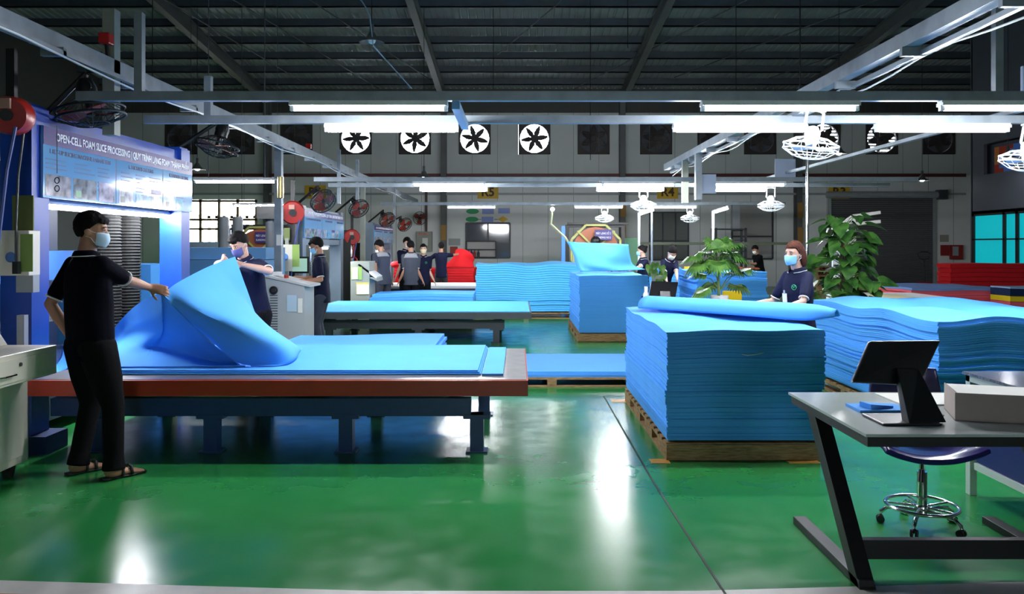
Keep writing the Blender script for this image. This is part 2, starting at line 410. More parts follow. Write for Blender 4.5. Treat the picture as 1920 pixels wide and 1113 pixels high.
for i, (X, k_) in enumerate(FANX):
    t = wall_fan(X, k_, i)
    if k_ == 1: t['label'] = 'bright round exhaust fan high in the back wall, ' + {3: 'leftmost of the four glowing fans', 4: 'second glowing fan from the left', 5: 'glowing fan just above the R5 sign', 6: 'rightmost of the four glowing fans'}[i]
    elif k_ == 2: t['label'] = 'half shut exhaust fan above the roller door, ' + {11: 'left one of the pair', 12: 'right one of the pair'}[i]
    else: t['label'] = 'dark shuttered square vent in the back wall, ' + words[0][i]
# things outside the far-left opening and its frame
m_ = MB()
for X in (-12.58, -11.9, -11.2, -10.5, -9.80): m_.box((X-.05, YW+.02, .2), (X+.05, YW+.1, 3.25))
for z in (.22, 2.15, 2.5, 3.2): m_.box((-12.6, YW+.02, z-.04), (-9.75, YW+.1, z+.04))
t = struct('window_1', m_, mat('tan_frame', (.36, .22, .12), .6))
m_ = MB()
for k in range(9): m_.box((-12.5+k*.3, YW+1.5, .0), (-12.5+k*.3+.11, YW+1.6, 2.7))
m_.box((-12.6, YW+1.5, 2.6), (-9.75, YW+1.6, 2.75)); m_.box((-13.5, YW+1.55, 0), (-8.8, YW+1.6, 1.3))
struct('trim_outside_screen', m_, mat('pale_outside', (.55, .5, .45), .8))
m_ = MB(); m_.box((-16, YW+.12, -.1), (-6, YW+6, 0)); struct('floor_outside', m_, mat('outside_ground', (.4, .38, .35), .9))
# roller door
t = MB()
X0, X1, ZT = 11.74, 15.56, 3.3
for k in range(44): z = .02+k*.075; t.hexa([(X0, YW-.05, z), (X1, YW-.05, z), (X1, YW-.01, z), (X0, YW-.01, z), (X0, YW-.02, z+.07), (X1, YW-.02, z+.07), (X1, YW-.005, z+.07), (X0, YW-.005, z+.07)])
d = struct('door_1', t, mat('roller_grey', (.115, .115, .125), .45, metal=.2))
d['label'] = 'grey roller shutter door under the R3 sign'
m_ = MB(); m_.box((X0-.1, YW-.1, 0), (X0, YW-.005, ZT+.05)); m_.box((X1, YW-.1, 0), (X1+.1, YW-.005, ZT+.05)); m_.cyl((X0-.2, YW-.16, ZT+.12), (X1+.2, YW-.16, ZT+.12), .13)
obj('door_guide', m_, GREYP, d); m_ = MB(); m_.box((X1+.1, YW-.32, ZT-.05), (X1+.42, YW-.02, ZT+.3)); obj('door_motor', m_, DGREY, d)
# bay signs
for txt, px in (('R6', 592), ('R5', 915), ('R4', 1251), ('R3', 1572)):
    X = (px-970)/50.
    t = thing('bay_sign', 'yellow bay sign reading %s on the back wall' % txt, 'sign', (X, YW-.03, 3.53))
    m_ = MB(); m_.box((X-.39, YW-.08, 3.28), (X+.39, YW-.051, 3.78)); obj('plate', m_, YELP, t)
    text(txt, .46, BROWNP, t, (X, YW-.085, 3.38), (1, 0, 0), (0, 0, 1), align='CENTER', bold=.012)
# far machine-room windows and boards on back wall
GLASSW = mat('dim_glass', (.20, .21, .20), .08, spec=.8)
def wallbox(name, px0, py0, px1, py1, m, dy=.04, back=0.006):
    a_ = at(px0, py0, YW); b_ = at(px1, py1, YW)
    q = MB(); q.box((a_.x, YW-back-dy, b_.z), (b_.x, YW-back, a_.z)); return q
def window(n, px0, py0, px1, py1, mu, m=GLASSW):
    f = MB(); a_ = at(px0, py0, YW); b_ = at(px1, py1, YW)
    for x_ in (a_.x, b_.x)+tuple(a_.x+(b_.x-a_.x)*k/mu for k in range(1, mu)): f.box((x_-.03, YW-.06, b_.z), (x_+.03, YW-.006, a_.z))
    for z_ in (a_.z, b_.z, (a_.z*.4+b_.z*.6)): f.box((a_.x, YW-.055, z_-.03), (b_.x, YW-.006, z_+.03))
    o = struct('window_%d' % n, f, DGREY); obj('pane', wallbox('p', px0, py0, px1, py1, m, .01), m, o); return o
window(2, 1218, 398, 1290, 487, 3)
w3 = window(3, 1372, 380, 1448, 485, 1, mat('reflective_board', (.42, .40, .38), .1, spec=.8))
q = window(4, 874, 418, 956, 483, 2, mat('dark_glass', (.10, .10, .13), .06, spec=1.)); q['label'] = 'serving hatch window with a shelf in the back wall'
hatch = thing('wall_shelf', 'black framed shelf in the dark window under the flow chart', 'shelf', at(902, 467, YW-.2))
m_ = MB(); a_ = at(875, 452, YW); b_ = at(930, 483, YW)
m_.box((a_.x, YW-.24, a_.z-.02), (b_.x, YW-.06, a_.z+.02)); m_.box((a_.x, YW-.24, b_.z), (b_.x, YW-.06, b_.z+.04)); mz = (a_.z*.5+b_.z*.5)
m_.box((a_.x, YW-.24, mz-.02), (b_.x, YW-.06, mz+.02)); m_.box((a_.x-.02, YW-.24, b_.z), (a_.x+.02, YW-.06, a_.z)); m_.box((b_.x-.02, YW-.24, b_.z), (b_.x+.02, YW-.06, a_.z))
obj('frame', m_, BLACKM, hatch); m_ = MB(); m_.box((a_.x, YW-.065, b_.z), (b_.x, YW-.058, a_.z)); obj('back_panel', m_, mat('pale_back', (.6, .58, .56), .7), hatch)
for px, c_, nm in ((879, mat('bottle_blue', (.02, .05, .4), .3), 'blue'), (884, mat('bottle_navy', (.02, .03, .2), .3), 'navy'), (890, mat('bottle_red', (.5, .05, .05), .3), 'red'), (897, mat('bottle_dark', (.05, .05, .05), .3), 'dark')):
    p = at(px, 481, YW-.15); m_ = MB(); m_.lathe((p.x, YW-.15, b_.z+.041), [(.001, 0), (.05, 0), (.05, .15), (.02, .2), (.02, .25), (.001, .25)], 10)
    tag(obj('bottle', m_, c_, org=(p.x, YW-.15, b_.z+.04), smooth=2), '%s bottle standing on the shelf in the back wall' % nm, 'bottle')
# flow chart board
fc = thing('flow_chart_board', 'white flow chart board with green ovals and blue boxes on the back wall', 'board', at(916, 398, YW-.04))
obj('panel', wallbox('p', 872, 376, 960, 419, None, .03), PAPER, fc)
GRN = mat('chart_green', (.03, .35, .13), .6); BLU = mat('chart_blue', (.30, .36, .75), .6)
for px, py, kk in ((886, 396, 0), (885, 411, 0), (915, 396, 1), (914, 411, 1), (945, 395, 1), (943, 411, 2)):
    p = at(px, py, YW-.04); m_ = MB()
    if kk == 0: m_.ell(p, V((.24, 0, 0)), V((0, .004, 0)), V((0, 0, .10)))
    elif kk == 1: m_.box((p.x-.22, p.y-.003, p.z-.10), (p.x+.22, p.y+.003, p.z+.10))
    else: m_.hexa([(p.x-.2, p.y-.003, p.z), (p.x, p.y-.003, p.z-.12), (p.x+.2, p.y-.003, p.z), (p.x, p.y-.003, p.z+.12), (p.x-.2, p.y+.003, p.z), (p.x, p.y+.003, p.z-.12), (p.x+.2, p.y+.003, p.z), (p.x, p.y+.003, p.z+.12)])
    obj(('green_oval', 'blue_box', 'orange_diamond')[kk], m_, (GRN, BLU, YELP)[kk], fc)
m_ = MB()
for px in (899, 930):
    p = at(px, 411, YW-.04); m_.box((p.x-.06, p.y-.003, p.z-.01), (p.x+.06, p.y+.003, p.z+.01))
obj('arrow', m_, DGREY, fc)
# electrical cabinet and small wall things
eb = thing('electrical_cabinet', 'grey-green electrical cabinet with red pilot lamps on the back wall', 'cabinet', at(797, 470, YW-.2))
obj('body', wallbox('b', 783, 434, 811, 471, None, .3), GREYG, eb)
m_ = MB()
for px in (787, 791, 796, 803): p = at(px, 438.5, YW-.31); m_.cyl(p, p+V((0, -.03, 0)), .035, n=8)
obj('pilot_lamp', m_, mat('pilot_red', (.8, .12, .08), .4), eb)
p = at(797, 453, YW-.31); m_ = MB(); m_.box((p.x-.1, p.y-.006, p.z-.14), (p.x+.1, p.y, p.z+.14)); obj('notice', m_, PAPER, eb)
m_ = MB(); m_.box((p.x-.03, YW-.12, 2.05), (p.x+.06, YW-.05, 4.1)); obj('conduit', m_, mat('conduit_brown', (.10, .06, .05), .6), eb)
tag(obj('notice_board', wallbox('n', 841, 447, 863, 460, None, .02), mat('notice_grey', (.42, .42, .42), .7), org=at(852, 454, YW)), 'grey printed notice on the wall above the red panel', 'notice')
tag(obj('red_panel', wallbox('n', 844, 462, 858, 481, None, .05), mat('dull_red', (.42, .05, .03), .6), org=at(851, 471, YW)), 'plain red panel on the back wall beside the worker in navy', 'panel')
tag(obj('wall_notice', wallbox('n', 1762, 440, 1778, 453, None, .02), mat('notice_tan', (.35, .33, .28), .7), org=at(1770, 446, YW)), 'small grey notice on the wall right of the roller door', 'notice')
tag(obj('red_panel', wallbox('n', 1763, 459, 1778, 479, None, .05), mat('fire_red', (.30, .02, .02), .6), org=at(1770, 469, YW)), 'dark red fire notice on the wall right of the roller door', 'panel')
fb = thing('fire_hose_cabinet', 'red fire equipment cabinet right of the roller door', 'cabinet', at(1788, 475, YW-.2))
obj('body', wallbox('n', 1780, 459, 1800, 486, None, .2), mat('fire_red', (.30, .02, .02), .6), fb)
p = at(1792, 470, YW-.21); m_ = MB(); m_.box((p.x-.12, p.y-.01, p.z-.18), (p.x+.1, p.y, p.z+.16)); obj('door_glass', m_, GREYP, fb)
fe = thing('fire_extinguisher', 'small fire extinguisher by the wall right of the roller door', 'fire extinguisher', at(1769, 520, YW-.6))
p = at(1769, 500, YW-.6); m_ = MB(); m_.lathe((p.x, p.y, 0), [(.01, 0), (.09, 0), (.09, .42), (.03, .5), (.03, .54), (.001, .54)], 14); obj('cylinder', m_, mat('olive_yellow', (.3, .22, .03), .5), fe, smooth=2)
m_ = MB(); m_.box((p.x-.05, p.y-.02, .54), (p.x+.05, p.y+.02, .6)); obj('valve', m_, BLACKM, fe)
# small yellow placards on columns
for px, py, X, w2 in ((830, 436, -2.74, 0), (1173, 392, 3.9, 0), (1173, 434, 3.9, 0), (1505, 394, 10.45, 0), (1505, 440, 10.45, 0)):
    p = at(px, py, YW-.44); m_ = MB(); m_.box((X-.09, YW-.45, p.z-.28), (X+.11, YW-.425, p.z+.28))
    tag(obj('column_placard', m_, mat('placard_ochre', (.38, .20, .05), .7), org=(X, YW-.44, p.z)), {(830, 436): 'orange placard on the column right of the electrical cabinet', (1173, 392): 'upper orange placard on the column left of the R4 bay window', (1173, 434): 'lower orange placard on the column left of the R4 bay window', (1505, 394): 'upper orange placard on the column left of the roller door', (1505, 440): 'lower orange placard on the column left of the roller door'}[(px, py)], 'sign')
# office block on the right
XO = 13.0; YO = 22.9
m_ = MB(); DARKW = mat('office_cladding', (.085, .09, .115), .5, noise_amt=.08, nscale=1)
m_.box((XO, 10, 2.62), (XO+.1, YO, 3.5)); m_.box((XO, 10, 4.35), (XO+.1, YO, 7.6)); m_.box((XO, 22.3, 3.5), (XO+.1, YO, 4.35)); m_.box((XO, 10, 3.5), (XO+.1, 20.4, 4.35))
m_.box((XO, YO-.05, 0), (18, YO+.05, 7.6)); m_.box((XO, 10, 0), (XO+.1, 19.5, 1.1)); m_.box((XO, 10, 2.42), (XO+.1, YO, 2.62)); m_.box((XO, 10, 2.42), (17.9, YO, 2.5))
m_.box((XO, 10, 1.0), (XO+.1, 19.5, 2.45)); m_.box((XO, 10, 0), (18, 10.1, 7.6))
struct('wall_office', m_, DARKW)
m_ = MB()
for k, y_ in enumerate((22.8, 21.35, 20.8, 19.55)): m_.box((XO-.02, y_-.06, 0), (XO+.06, y_+.06, 2.42))
m_.box((XO-.02, 19.5, 1.68), (XO+.06, YO-.05, 1.72)); m_.box((XO-.02, 19.5, .98), (XO+.06, YO-.05, 1.04)); m_.box((XO-.02, 19.5, 2.36), (XO+.06, YO-.05, 2.42))
ow = struct('window_5', m_, BLACKM)
m_ = MB(); m_.box((XO+.02, 19.5, 1.04), (XO+.03, YO-.1, 2.36)); obj('pane', m_, mat('cyan_lit_film', (.0, .33, .38), .4, emit=.75), ow)
m_ = MB(); m_.box((XO-.01, 19.5, 0), (XO+.05, YO-.1, .98)); obj('lower_panel', m_, mat('teal_dark', (.0, .04, .06), .4), ow)
m_ = MB(); m_.box((XO+.3, 10, 3.5), (XO+.32, YO-.1, 4.35)); struct('wall_mezzanine', m_, mat('mezz_dark', (.10, .11, .15), .5))
mu = thing('pixel_mural', 'pixel block mural in orange red blue and white behind the mezzanine opening', 'mural', (XO+.28, 21.4, 3.7))
cols = {'o': (.85, .28, .06), 'r': (.55, .06, .03), 'b': (.10, .28, .85), 'w': (.85, .9, .95), 'y': (.7, .3, .1)}
pat = ["orrrbbww", "orrbbbww", "yrrbbww.", "yrbbwwww", "rbbbww..", "rrbbw..."]
for c_ in cols:
    q = MB(); n_ = 0
    for i, row in enumerate(pat):
        for j, ch in enumerate(row):
            if ch == c_: y_ = 22.25-j*.21; q.box((XO+.27, y_-.208, 4.25-i*.12-.12), (XO+.295, y_, 4.25-i*.12)); n_ += 1
    if n_: obj({'o': 'orange', 'r': 'red', 'b': 'blue', 'w': 'white', 'y': 'rust'}[c_]+'_blocks', q, mat('mural_'+c_, cols[c_], .6), mu)
aw = thing('potted_plant', 'small spiky plant on the mezzanine ledge before the mural', 'plant', (XO+.18, 21.2, 3.5))
m_ = MB(); m_.lathe((XO+.18, 21.2, 3.5), [(.01, 0), (.06, 0), (.08, .1), (.001, .1)], 10); obj('pot', m_, mat('clay', (.3, .12, .06), .8), aw)
m_ = MB()
for k in range(11): a0 = k*2.4; m_.cyl((XO+.18, 21.2, 3.6), (XO+.18+.05*math.cos(a0), 21.2+.22*math.sin(a0), 3.75+.18*abs(math.cos(k))), .016, .002, 5)
obj('foliage', m_, mat('dark_leaf', (.01, .05, .02), .6), aw)
tag(obj('wall_panel_sheet', MB().box((6.0, 9.5, 3.37), (6.5, 9.54, 3.66)), mat('pale_blue_board', (.42, .48, .66), .6), org=(6, 9.5, 3.3)), 'pale blue board hanging high at the top right corner', 'board')
# floor markings
m_ = MB()
def fl(px, py): return onz(px, py, .002)
m_.quad(fl(-80, 1085), fl(700, 1107), fl(1300, 1107), fl(2000, 1088), (2.4, 3.1, .002), (-2.2, 3.1, .002)); struct('floor_line_white', m_, mat('white_line_paint', (.55, .53, .5), .35, noise_amt=.15, nscale=6))
m_ = MB(); m_.quad(V((-2.6, 3.62, .003))+V((0, -.09, 0)), V((-1.2, 3.46, .003)), V((-1.2, 3.2, .003)), V((-2.6, 3.2, .003))); struct('floor_line_orange', m_, mat('orange_line_paint', (.55, .17, .03), .4, noise_amt=.15, nscale=6))
m_ = MB(); pts = [fl(1132, 742), fl(1222, 898), fl(1360, 1113)]
for a_, b_ in zip(pts, pts[1:]): m_.bar(V((a_.x, a_.y, .001)), V((b_.x, b_.y, .001)), .012, .003)
struct('floor_joint', m_, mat('joint_black', (.01, .03, .02), .8))
m_ = MB(); YL = mat('yellow_line_paint', (.62, .30, .04), .5, noise_amt=.3, nscale=12)
for (a0, b0, a1, b1) in ((1222, 860, 1252, 868), (1148, 748, 1172, 754), (1480, 858, 1526, 868), (1880, 720, 1900, 725)):
    p, q = fl(a0, b1), fl(a1, b0); m_.box((p.x, p.y, .0), (q.x, q.y, .003))
struct('floor_line_corner_marks', m_, YL)
m_ = MB(); p, q = fl(560, 480+170), fl(1100, 604); m_.box((-12, 17.9, 0), (1.2, 18.0, .003)); struct('floor_line_back', m_, YL)
# ================================================================ OVERHEAD STEEL AND LIGHTS
def rail(name, label, X, y0, y1, z, posts, sgn):
    t = thing(name, label, 'overhead rail', (X, y0, z))
    m_ = MB(); m_.box((X-.05, y0, z-.05), (X+.05, y1, z+.06)); obj('beam', m_, GALV, t)
    m_ = MB(); m_.box((X+.07*sgn, y0, z-.11), (X+.11*sgn, y1, z-.075)); 
    y_ = y0+.3
    while y_ < y1: m_.box((X-.06, y_, z-.115), (X+.11*sgn, y_+.04, z-.05)); y_ += 1.2
    obj('cable_tray', m_, GALV, t)
    m_ = MB(); m_.tube([(X+.12*sgn, y0+(y1-y0)*k/30, z-.13-.03*math.sin(k*1.3)) for k in range(31)], .008, 5); obj('cable', m_, WHITEP, t)
    for k, (y_, zb, zt) in enumerate(posts):
        m_ = MB(); m_.box((X-.05, y_-.05, zb), (X+.05, y_+.05, zt)); obj('post', m_, GREYG if k else GALV, t)
    return t
rail('overhead_rail', 'long grey cable rail running above the slicing machines', -3.4, 1.9, 27, 3.02, [(11.4, 0, 2.97), (17.6, 0, 2.97), (6.7, 2.45, 3.5)], 1)
rail('overhead_rail', 'grey overhead rail running above the blue foam stacks', 2.85, 1.9, 15.3, 3.02, [(12.6, 2.25, 2.97), (13.6, 2.25, 2.97)], 1)
ROWS = [(6.1, 2.665), (7.2, 2.66), (13.2, 2.62), (14.2, 2.60), (19.7, 2.56)]
rown = ['nearest ceiling cross beam above the red table', 'second ceiling cross beam from the front', 'third cross beam, above the far tables', 'fourth cross beam, just behind the third', 'farthest cross beam before the back wall']
for (y_, z_), lab in zip(ROWS, rown):
    t = tag(obj('cross_beam', MB().box((-3.35 if y_ < 20 else -4, y_-.035, z_-.035), (6.2 if y_ < 13 else 6.6, y_+.035, z_+.035)), GALV, org=(0, y_, z_)), 'grey steel ' + lab, 'beam', None)
# diagonal and connecting steel
for X, ya, yb, za, zb, lab in ((-.47, 6.1, 7.2, 2.60, 2.60, 'short blue strut joining the two near cross beams'), (4.45, 6.0, 14.2, 2.74, 2.72, 'long steel strut along the tops of the cross beams')):
    tag(obj('strut', MB().box((X-.03, ya, za-.03), (X+.03, yb, zb+.03)), GALV if X > 0 else mat('blue_strut', (.12, .35, .62), .4), org=(X, ya, za)), lab, 'strut')
for X, y_, z0_, z1_, lab in ((3.66, 6.1, 2.7, 9.3, 'steel hanger post from the near cross beam to the roof, right side'), (-2.88, 6.1, 2.7, 3.3, 'short steel hanger above the near cross beam, left side'), (-2.78, 7.2, 2.65, 3.05, 'short steel hanger on the second cross beam, left side'),
        (-3.3, 14.8, 2.3, 3.3, 'left steel drop arm under the cable rail'), (-3.3, 16.5, 2.3, 3.3, 'right steel drop arm under the cable rail'), (-3.3, 21.5, 2.2, 3.3, 'far steel drop arm under the cable rail'),):
    tag(obj('hanger', MB().box((X-.03, y_-.03, z0_), (X+.03, y_+.03, z1_)), GALV, org=(X, y_, z0_)), lab, 'hanger')
for X, y_, z_, w_, h_, lab in ((2.91, 12.60, 2.35, .22, .3, 'pale board on the hanger near the second cage fan'), (4.25, 13.195, 2.656, .34, .30, 'pale board hanging above the lights on the right')):
    tag(obj('hanging_board', MB().box((X, y_, z_), (X+w_, y_+.01, z_+h_)), mat('pale_blue_board', (.42, .48, .66), .6), org=(X, y_, z_)), lab, 'board')
def tube_light(loc, n=2, L=1.2):
    t = thing('tube_light', '', 'light', loc, 'fluorescent tube lights under the cross beams', world=False)
    m_ = MB(); m_.box((-.0, -.035, .012), (L, .035, .045)); m_.box((-.0, -.05, .006), (L, -.035, .03)); m_.box((0, .035, .006), (L, .05, .03)); obj('housing', m_, WHITEP, t)
    m_ = MB(); m_.cyl((.03, 0, -.012), (L-.03, 0, -.012), .018, n=14); obj('tube', m_, TUBE, t, smooth=2)
    for x_ in (0, L-.03): m_ = MB(); m_.box((x_, -.02, -.03), (x_+.03, .02, .012)); obj('end_cap', m_, WHITEP, t)
    return t
XS = [-1.73, 1.40, 3.22]; xw = ['left', 'middle', 'right']
nl = None; k = 0
ltxt = ['nearest cross beam', 'second cross beam', 'third cross beam', 'fourth cross beam', 'farthest cross beam']
for r_, (y_, z_) in enumerate(ROWS):
    for j, X in enumerate(XS):
        p = (X, y_, z_-.035-.045)
        if nl is None: nl = tube_light(p); o = nl
        else: o = copy_tree(nl); o.location = p
        o['label'] = 'lit white fluorescent tube, %s one under the %s' % (xw[j], ltxt[r_])
for p, lab in (((-4.6, 11.4, 2.45), 'lit fluorescent tube beyond the first banner, near the left wall'), ((-6.4, 18.0, 2.44), 'lit fluorescent tube far left above the bright doorway')):
    o = copy_tree(nl); o.location = p; o['label'] = lab
    m_ = MB(); hh = roofz(p[1])-p[2]; m_.bar((.2, 0, .045), (.2, 0, hh), .01, .01); m_.bar((1.0, 0, .045), (1.0, 0, hh), .01, .01); obj('hanging_wire', m_, DGREY, o)
# cage fans
def cage_fan(R_=.225, m=WHITEP):
    t = thing('cage_fan', '', 'fan', (0, 0, 0), 'white cage fans hanging by the tube lights', world=False)
    m_ = MB()
    m_.ring((0, 0, -.30), (0, 0, 1), R_, .007, 28, 5); m_.ring((0, 0, -.345), (0, 0, 1), R_, .005, 28, 5); m_.ring((0, 0, -.40), (0, 0, 1), R_*.62, .004, 24, 5); m_.ring((0, 0, -.25), (0, 0, 1), R_*.6, .004, 24, 5)
    m_.ring((0, 0, -.42), (0, 0, 1), R_*.3, .004, 20, 5)
    for k in range(14):
        a0 = 2*PI*k/14; c, s_ = math.cos(a0), math.sin(a0)
        m_.tube([(c*.05, s_*.05, -.235), (c*R_*.6, s_*R_*.6, -.25), (c*R_, s_*R_, -.30), (c*R_, s_*R_, -.345), (c*R_*.62, s_*R_*.62, -.40), (c*R_*.3, s_*R_*.3, -.42), (c*.02, s_*.02, -.425)], .0035, 4)
    obj('cage', m_, m, t)
    m_ = MB(); m_.lathe((0, 0, -.32), [(.01, -.02), (.04, -.02), (.045, .02), (.06, .05), (.065, .12), (.04, .17), (.01, .18)], 16); obj('motor', m_, m, t, smooth=2)
    m_ = MB()
    for k in range(3):
        a0 = 2*PI*k/3
        d_ = V((math.cos(a0), math.sin(a0), 0)); s_ = V((-math.sin(a0), math.cos(a0), 0))
        m_.rings([[V((0, 0, -.325))+d_*.03+s_*.02, V((0, 0, -.335))+d_*.03-s_*.02, V((0, 0, -.338))+d_*.03-s_*.02, V((0, 0, -.328))+d_*.03+s_*.02],
                  [V((0, 0, -.31))+d_*.19+s_*.05, V((0, 0, -.345))+d_*.19-s_*.05, V((0, 0, -.348))+d_*.19-s_*.05, V((0, 0, -.313))+d_*.19+s_*.05]])
    obj('blade', m_, mat('pale_blue_blade', (.35, .5, .75), .4), t)
    m_ = MB()
    for s_ in (-1, 1): m_.tube([(s_*.02, 0, -.0), (s_*.07, 0, -.03), (s_*.075, 0, -.17), (s_*.05, 0, -.2)], .012, 6)
    m_.box((-.08, -.03, -.02), (.08, .03, 0)); obj('yoke', m_, m, t)
    return t
cf = None
for p, tl, lab in (((2.52, 6.75, 2.68), .12, 'nearest white cage fan, below the second cross beam'), ((4.63, 7.2, 2.62), .1, 'white cage fan cut by the right edge of the frame'), ((2.24, 14.2, 2.56), 0, 'white cage fan left of the R4 sign'),
                   ((4.5, 14.2, 2.56), 0, 'white cage fan right of the R4 sign'), ((2.15, 19.7, 2.52), 0, 'far white cage fan left of the R4 bay, by the orange machine'), ((4.25, 19.7, 2.52), 0, 'far white cage fan above the palm plant')):
    if cf is None: cf = cage_fan(); o = cf
    else: o = copy_tree(cf)
    o.location = p; o.rotation_euler = (tl*.5, tl, 0); o['label'] = lab
tag(obj('fan_mount', MB().box((2.46, 6.1, 2.685), (2.58, 7.2, 2.715)), GALV, org=(2.5, 6.1, 2.69)), 'short plate between cross beams carrying the nearest cage fan', 'bracket')
# bell lamps hung from the roof
def bell(lit=True):
    t = thing('bell_lamp', '', 'lamp', (0, 0, 0), 'bell lamps hanging from the roof', world=False)
    m_ = MB(); m_.rings([[V((math.cos(2*PI*k/20)*r_, math.sin(2*PI*k/20)*r_, z_)) for k in range(20)] for r_, z_ in ((.03, .20), (.06, .16), (.10, .08), (.22, 0), (.21, 0), (.09, .07), (.04, .14))], cap=False); obj('shade', m_, mat('lamp_shade_dark', (.1, .1, .1), .4), t, smooth=2)
    m_ = MB(); m_.ball((0, 0, .05), .075); obj('bulb', m_, LAMPLIT if lit else WHITEP, t, smooth=True)
    m_ = MB(); m_.cyl((0, 0, .19), (0, 0, .32), .035, n=10); obj('socket', m_, DGREY, t)
    return t
bl = bell(); bu = bell(False)
def bell_at(o, px, py, Y, lab):
    p = at(px, py, Y); o.location = p; o['label'] = lab
    m_ = MB(); m_.cyl((0, 0, .3), (0, 0, roofz(Y)-p.z), .008, n=5); obj('cable', m_, BLACKP, o)
bell_at(bl, 370, 318, 22, 'lit bell lamp hanging right of the first banner')
for px, py, Y, lab in ((795, 333, 22, 'lit bell lamp hanging above the R5 bay tube lights'), (1573, 289, 20, 'lit bell lamp just right of the nearest cage fan'), (1729, 339, 25, 'lit bell lamp in front of the roller door'), (1890, 297, 20, 'lit bell lamp in front of the pixel mural')):
    o = bpy.data.objects.new('bell_lamp', None); C.objects.link(o); tag(o, '', 'lamp', 'bell lamps hanging from the roof')
    for ch in list(bl.children):
        if not ch.name.startswith('cable'): c = ch.copy(); C.objects.link(c); c.parent = o
    ORG[o.name] = V((0, 0, 0)); bell_at(o, px, py, Y, lab)
bell_at(bu, 697, 80, 14, 'unlit bell lamp hanging high under the roof, its cable running off slantwise')
m_ = MB(); m_.tube([at(660+k*2.4, -10+k*k*.21, 13.9) for k in range(15)]+[at(700+k*9, 86+k*10, 13.9+k*.5) for k in range(9)], .012, 6)
tag(obj('power_cable', m_, mat('cable_blue', (.3, .45, .6), .5), org=at(700, 80, 14)), 'slack pale cable curving past the unlit bell lamp', 'cable')
for k, (px, y0_, y1_, Y) in enumerate(((925, 0, 168, 22), (286, 0, 170, 14), (1107, 30, 300, 20), (1177, 0, 90, 18), (1500, 0, 170, 10), (1380, 0, 170, 20))):
    a_, b_ = at(px, y0_, Y), at(px, y1_, Y)
    tag(obj('drop_wire', MB().cyl(a_, V((a_.x, a_.y, roofz(Y))), .009, n=5).cyl(b_, a_, .009, n=5), BLACKP, org=b_), ['thin wire dropping from the roof above the R5 bay', 'thin wire dropping from the roof over the first machine', 'thin wire dropping left of the middle tube lights', 'short wire dropping beside the roof rafter near R4', 'thin wire dropping towards the nearest cage fan', 'thin wire dropping above the middle near tube light'][k], 'wire')
